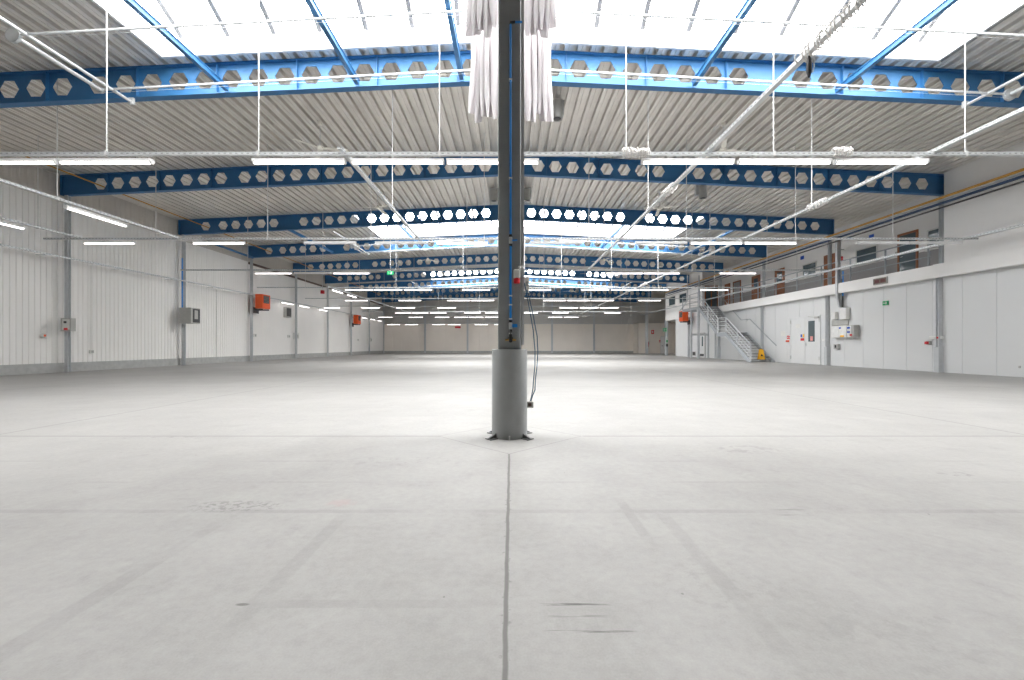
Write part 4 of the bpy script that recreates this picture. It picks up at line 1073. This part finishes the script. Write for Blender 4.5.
# end double door facing the camera
f = MB(); x0, x1, yE = 16.95, 18.1, 38.0
f.box(x0, x0 + .09, yE - .05, yE, GZ, GZ + 2.12).box(x1 - .09, x1, yE - .05, yE, GZ, GZ + 2.12).box(x0 + .09, x1 - .09, yE - .05, yE, GZ + 2.02, GZ + 2.12).box(.5 * (x0 + x1) - .05, .5 * (x0 + x1) + .05, yE - .05, yE, GZ, GZ + 2.02)
o = struct(f, 'door_8', M['wood'], 'brown framed glazed double door closing the end of the gallery', 'door')
MB().box(x0 + .09, .5 * (x0 + x1) - .05, yE - .03, yE, GZ, GZ + 2.02).build('pane', M['glass'], o); MB().box(.5 * (x0 + x1) + .05, x1 - .09, yE - .03, yE, GZ, GZ + 2.02).build('pane', M['glass'], o)
# windows of the block beyond
for n, (pa, pb), lb in ((4, (679.6, 687.2), 'dark window of the office block, nearer of two'), (5, (669, 675.8), 'dark window of the office block, farther of two')):
    xw = XR - .04; y0, y1 = yR(pb, xw), yR(pa, xw); z0, z1 = EYE + 4.15, EYE + 5.15
    f = MB(); f.box(xw - .05, xw, y0, y0 + .08, z0, z1); f.box(xw - .05, xw, y1 - .08, y1, z0, z1); f.box(xw - .05, xw, y0 + .08, y1 - .08, z0, z0 + .08); f.box(xw - .05, xw, y0 + .08, y1 - .08, z1 - .08, z1)
    o = struct(f, 'window_%d' % n, M['plasticw'], lb, 'window'); MB().box(xw - .015, xw, y0 + .08, y1 - .08, z0 + .08, z1 - .08).build('pane', M['glass'], o)
# blue signs on gallery wall
for pa, pb, pa2, pb2, lb in ((869, 874, 234.5, 237.5, 'small blue sign on the gallery wall above the window left of the nearest door'), (800.5, 804, 256, 259.5, 'small blue sign on the gallery wall over the farther window')):
    paper(pa, pb, pa2, pb2, M['bluesign'], lb, GX - .002, 'door_sign')
for px, py, lb in ((833.6, 259, 'red box on the gallery wall beside the half hidden door'),):
    rbox('fire_bell', px + 6.5, px + 8.2, py - 2.5, py + 2, .08, M['red'], lb, 'alarm', (('button', .3, .7, .3, .7, .02, M['plasticw']),), x=GX)
rbox('light_switch', 895, 897, 251.5, 255, .02, M['plasticw'], 'white light switch left of the nearest brown gallery door', 'switch', (('rocker', .2, .8, .2, .8, .01, M['boxgrey']),), x=GX)

# gallery guard rail
t = thing('guard_rail', 'grey steel guard rail along the edge of the gallery', 'railing', (16.56, 26, GZ))
xs = 0
for y in [17.2 + 1.98 * k for k in range(9)] + [34.5]:
    MB().box(-.025, .025, y - .025 - 26, y + .025 - 26, 0.0, 1.1).build('post', M['stair'], t)
for z in (1.1, .72, .38):
    MB().tube([(0, 17.1 - 26, z), (0, 34.5 - 26, z)], .028 if z > 1 else .018, 8).build('rail', M['stair'], t, True)

# ------------------------------------------------------------------ staircase
SX0, SX1 = 14.95, 16.42
t = thing('staircase', 'grey steel staircase with landing rising along the right wall to the gallery', 'staircase', (15.7, 31, 0))
OX, OY = 15.7, 31
Za, Zb = 1.95, GZ
ya0, ya1, yl, yb1 = 27.1, 30.2, 31.35, 34.6
for x, nm in ((SX0, 'o'), (SX1, 'i')):
    for (p, q) in (((ya0, 0), (ya1, Za)), ((yl, Za), (yb1, Zb))):
        b = MB(); s = [(p[0] - OY, p[1]), (q[0] - OY, q[1]), (q[0] - OY, q[1] - .28), (p[0] + (.45 if p[1] == 0 else 0) - OY, max(0, p[1] - .28))]
        if p[1] == 0: s = [(ya0 - OY - .1, 0), (ya0 - OY - .1, .08), (ya1 - OY, Za + .04), (ya1 - OY, Za - .26), (ya0 - OY + .32, 0)]
        else: s = [(yl - OY, Za + .04), (yb1 - OY, Zb + .02), (yb1 - OY, Zb - .28), (yl - OY, Za - .26)]
        b.prism(s, x - OX - .02, x - OX + .02, 'x').build('stringer', M['stair'], t)
    MB().box(x - OX - .02, x - OX + .02, ya1 - OY, yl - OY, Za - .26, Za + .04).build('landing_edge', M['stair'], t)
MB().box(SX0 + .02 - OX, SX1 - .02 - OX, ya1 - OY, yl - OY, Za - .05, Za).build('landing', M['stairtread'], t)
for k in range(1, 11):
    f = k / 11; y = ya0 + (ya1 - ya0) * f; z = Za * f
    MB().box(SX0 + .02 - OX, SX1 - .02 - OX, y - .05 - OY, y + .24 - OY, z - .035, z).build('tread', M['stairtread'], t)
for k in range(1, 13):
    f = k / 13; y = yl + (yb1 - yl) * f; z = Za + (Zb - Za) * f
    MB().box(SX0 + .02 - OX, SX1 - .02 - OX, y - .05 - OY, y + .24 - OY, z - .035, z).build('tread', M['stairtread'], t)
# outer railing
rx = SX0 - OX; H = 1.05
rp = [(ya0 - .02, .06), (ya0 + 1.55, .975), (ya1, Za), (yl, Za), (yl + 1.6, Za + 1.1), (yb1, Zb)]
for y, z in rp: MB().box(rx - .035, rx + .035, y - .035 - OY, y + .035 - OY, z, z + H).build('railing_post', M['rail'], t)
for dz, r in ((H, .032), (.78, .022), (.52, .022), (.26, .022)):
    MB().tube([(rx, y - OY, z + dz) for y, z in (rp[0], rp[2], rp[3], rp[5])], r, 8).build('railing_bar', M['rail'], t, True)
# wall-side handrail
MB().tube([(16.62 - OX, y - OY, z + .95) for y, z in ((ya0 + .1, .1), (ya1, Za), (yl, Za), (yb1, Zb), (yb1 + .4, Zb + .05))], .024, 8).build('wall_handrail', M['stair'], t, True)
for y, z in ((ya0 + 1.2, .75), (ya1 + .5, Za), (yl + 1.5, Za + 1.0)):
    MB().box(16.62 - OX, 16.78 - OX, y - .02 - OY, y + .02 - OY, z + .9, z + .93).build('rail_bracket', M['colgrey'], t)
# platform at the stair head
t = thing('stair_platform', 'grey steel platform on posts at the head of the stairs', 'platform', (15.7, 36.2, 0))
MB().box(SX0 - .0 - OX, 16.48 - OX, -1.58, 1.7, GZ - .2, GZ).build('deck', M['stair'], t)
for x, y, h in ((14.97, 36.05, GZ - .2), (16.36, 36.05, GZ - .2), (16.36, 34.75, GZ - .2), (14.97, 34.75, GZ - .2)):
    MB().box(x - .06 - OX, x + .06 - OX, y - .06 - 36.2, y + .06 - 36.2, 0, h).build('post', M['colgrey'], t)
MB().box(15.56 - OX, 15.66 - OX, -.22, -.12, 0, 6.9).build('tall_post', M['colgrey'], t)
MB().box(SX0 - OX, 16.4 - OX, -.20, -.1, wz(335.5, 36), wz(333.5, 36)).build('cross_bar', M['colgrey'], t)
for z in (1.1, .72, .38):
    MB().tube([(SX0 - OX, -1.5, GZ + z), (SX0 - OX, 1.65, GZ + z), (16.4 - OX, 1.65, GZ + z)], .024 if z > 1 else .014, 8).build('rail', M['stair'], t, True)
for x, y in ((SX0, -1.5), (SX0, .1), (SX0, 1.62), (16.38, 1.62)):
    MB().box(x - .025 - OX, x + .025 - OX, y - .025, y + .025, GZ, GZ + 1.1).build('rail_post', M['stair'], t)
# heating pipe near the platform
run([(14.8, 36.4, beam_top(15) - .8), (14.8, 36.4, EYE + 4.2), (14.85, 36.4, EYE + 3.9), (15.3, 38.5, EYE + 3.5), (16.0, 41.3, EYE + 3.3)], .05, 'flue_pipe', M['colgrey'], 'grey pipe dropping from the roof to the right orange heater')
# wet-floor sign on the bottom step
ys = 27.42; zs = Za / 11
t = thing('floor_sign', 'yellow folding wet floor sign standing on the bottom stair', 'sign', (wx(761.2, ys), ys, zs))
for s, th in ((-1, 0), (1, 1)):
    b = MB(); vs = []
    for e in (0, .012):
        for x, z, y in ((-.20, 0, s * .09), (.20, 0, s * .09), (.13, .62, s * .012), (-.13, .62, s * .012)):
            vs.append((x, y + s * e, z))
    b.add(vs, [(0, 1, 2, 3), (7, 6, 5, 4)] + [(i, (i + 1) % 4, 4 + (i + 1) % 4, 4 + i) for i in range(4)])
    lf = b.build('board', M['yellow'], t)
    yv = lambda z: s * (.09 - (.078) * z / .62 + .0135)
    g = MB(); tri = [(-.09, .20), (.09, .20), (0, .36)]
    g.add([(x, yv(z) + s * o, z) for o in (0, .002) for x, z in tri], [(0, 1, 2), (5, 4, 3), (0, 1, 4, 3), (1, 2, 5, 4), (2, 0, 3, 5)])
    g.build('warning_symbol', M['black'], lf)
MB().box(-.06, .06, -.03, .03, .60, .66).build('grip', M['yellow'], t)

# door under the platform
ya_, yb_ = yR(705.2), yR(699.2)
d = MB().box(XR - .05, XR, ya_ - .07, ya_, 0, 2.17).box(XR - .05, XR, yb_, yb_ + .07, 0, 2.17).box(XR - .05, XR, ya_, yb_, 2.1, 2.17)
o = struct(d, 'door_9', M['dado'], 'white door with slit window under the stair platform', 'door')
lf = MB().box(XR - .03, XR, ya_, yb_, .01, 2.1).build('leaf', M['doorw'], o)
MB().box(XR - .036, XR - .03, ya_ + .35, ya_ + .60, 1.0, 1.85).build('pane', M['glass'], lf)
MB().box(XR - .04, XR - .03, ya_ + .2, yb_ - .2, .12, .32).build('vent_grille', M['dark'], lf)
yy = yR(694.5); gbox('air_grille', XR - .06, XR, yy - .3, yy + .3, .14, .5, M['boxgrey'], 'grey vent grille low on the wall left of the door under the platform', 'vent', (('grille', (XR - .07, XR - .06, yy - .24, yy + .24, .18, .46), M['dark']),))
yy = yR(692); gbox('switch_box', XR - .1, XR, yy - .2, yy + .2, 1.25, 1.5, M['plasticw'], 'white switch left of the door under the platform', 'switch box', (('switch', (XR - .115, XR - .1, yy - .1, yy + .1, 1.3, 1.45), M['boxgrey']),))

# ------------------------------------------------------------------ far right recess
yw = 57.4
x0, x1 = wx(660.5, yw), wx(667.5, yw)
f = MB().box(x0, x0 + .08, yw - .05, yw, 0, 2.2).box(x1 - .08, x1, yw - .05, yw, 0, 2.2).box(x0, x1, yw - .05, yw, 2.2, 2.28)
o = struct(f, 'door_10', M['doorw'], 'pale door in the far right recess', 'door')
lf = MB().box(x0 + .08, x1 - .08, yw - .03, yw, 0, 2.2).build('leaf', M['plaster'], o); MB().box(x0 + .15, x0 + .3, yw - .08, yw - .03, 1.0, 1.06).build('handle', M['dark'], lf)
def ext(px, py, label):
    x = wx(px, yw); z = wz(py, yw)
    t = thing('fire_extinguisher', label, 'fire extinguisher', (x, yw - .16, z - .3))
    MB().lathe([(.0, 0), (.12, 0), (.14, .04), (.14, .55), (.09, .66), (.04, .70)], 16).build('cylinder', M['red'], t, True)
    MB().lathe([(.04, .70), (.05, .78), (.02, .82)], 10).build('valve', M['black'], t, True)
    MB().tube([(.04, -.03, .74), (.16, -.05, .68), (.18, -.05, .3)], .018, 6).build('hose', M['black'], t, True)
    MB().box(-.03, .03, .10, .16, .3, .5).build('bracket', M['dark'], t)
ext(647.2, 344.5, 'red fire extinguisher on the far right recess wall')
gbox('call_point', wx(659, yw), wx(660, yw) + .05, yw - .08, yw, wz(342.3, yw), wz(340, yw), M['red'], 'small red call point left of the far right door', 'call point', (('button', (wx(659, yw) + .05, wx(660, yw), yw - .1, yw - .08, wz(341.8, yw), wz(340.6, yw)), M['plasticw']),))
exit_sign(wx(664.8, 46.7), 46.7, wz(329.8, 46.7), .40, .36, 0, 'green exit sign beside the far corner post of the office block', 1, bz)
gbox('fire_sign', wx(651.2, yw), wx(654, yw), yw - .03, yw, wz(334, yw), wz(330, yw), M['red'], 'square red fire sign on the far right recess wall', 'sign', (('symbol', (wx(652.1, yw), wx(653.1, yw), yw - .035, yw - .03, wz(333, yw), wz(331, yw)), M['plasticw']),))
gbox('notice_board', 16.62, 16.9, FR[7] - .18, FR[7] - .15, wz(343, 46.8), wz(336.5, 46.8), M['plasticw'], 'white notice fixed to the far corner post', 'notice', (('printed_block', (16.68, 16.84, FR[7] - .185, FR[7] - .18, wz(342.2, 46.8), wz(340, 46.8)), M['green']), ('dark_box', (16.66, 16.86, FR[7] - .2, FR[7] - .15, wz(346.5, 46.8), wz(344, 46.8)), M['dark'])))

# ------------------------------------------------------------------ world, camera, view
w = bpy.data.worlds.new('overcast_sky'); SC.world = w; w.use_nodes = True
bg = w.node_tree.nodes['Background']; bg.inputs['Color'].default_value = (1.0, .985, .965, 1); bg.inputs['Strength'].default_value = 15.5
cam = bpy.data.cameras.new('camera'); co = bpy.data.objects.new('camera', cam); C.objects.link(co)
co.location = (0, 0, EYE); co.rotation_euler = (PI / 2, 0, 0)
cam.sensor_width = 36; cam.sensor_fit = 'HORIZONTAL'; cam.lens = 36 * F / 1024
cam.shift_x = .5 / 1024; cam.shift_y = 5.7 / 1024; cam.clip_start = .05; cam.clip_end = 300
SC.camera = co
vs = SC.view_settings; vs.view_transform = 'Standard'; vs.look = 'None'; vs.gamma = 1; vs.use_curve_mapping = False; vs.exposure = 0.0
cy = SC.cycles
cy.max_bounces = 12; cy.diffuse_bounces = 7; cy.glossy_bounces = 4; cy.transparent_max_bounces = 16; cy.transmission_bounces = 6
cy.sample_clamp_indirect = 6.0; cy.use_denoising = True; cy.denoising_input_passes = 'RGB_ALBEDO_NORMAL'; cy.denoising_prefilter = 'NONE'; cy.caustics_reflective = False; cy.caustics_refractive = False
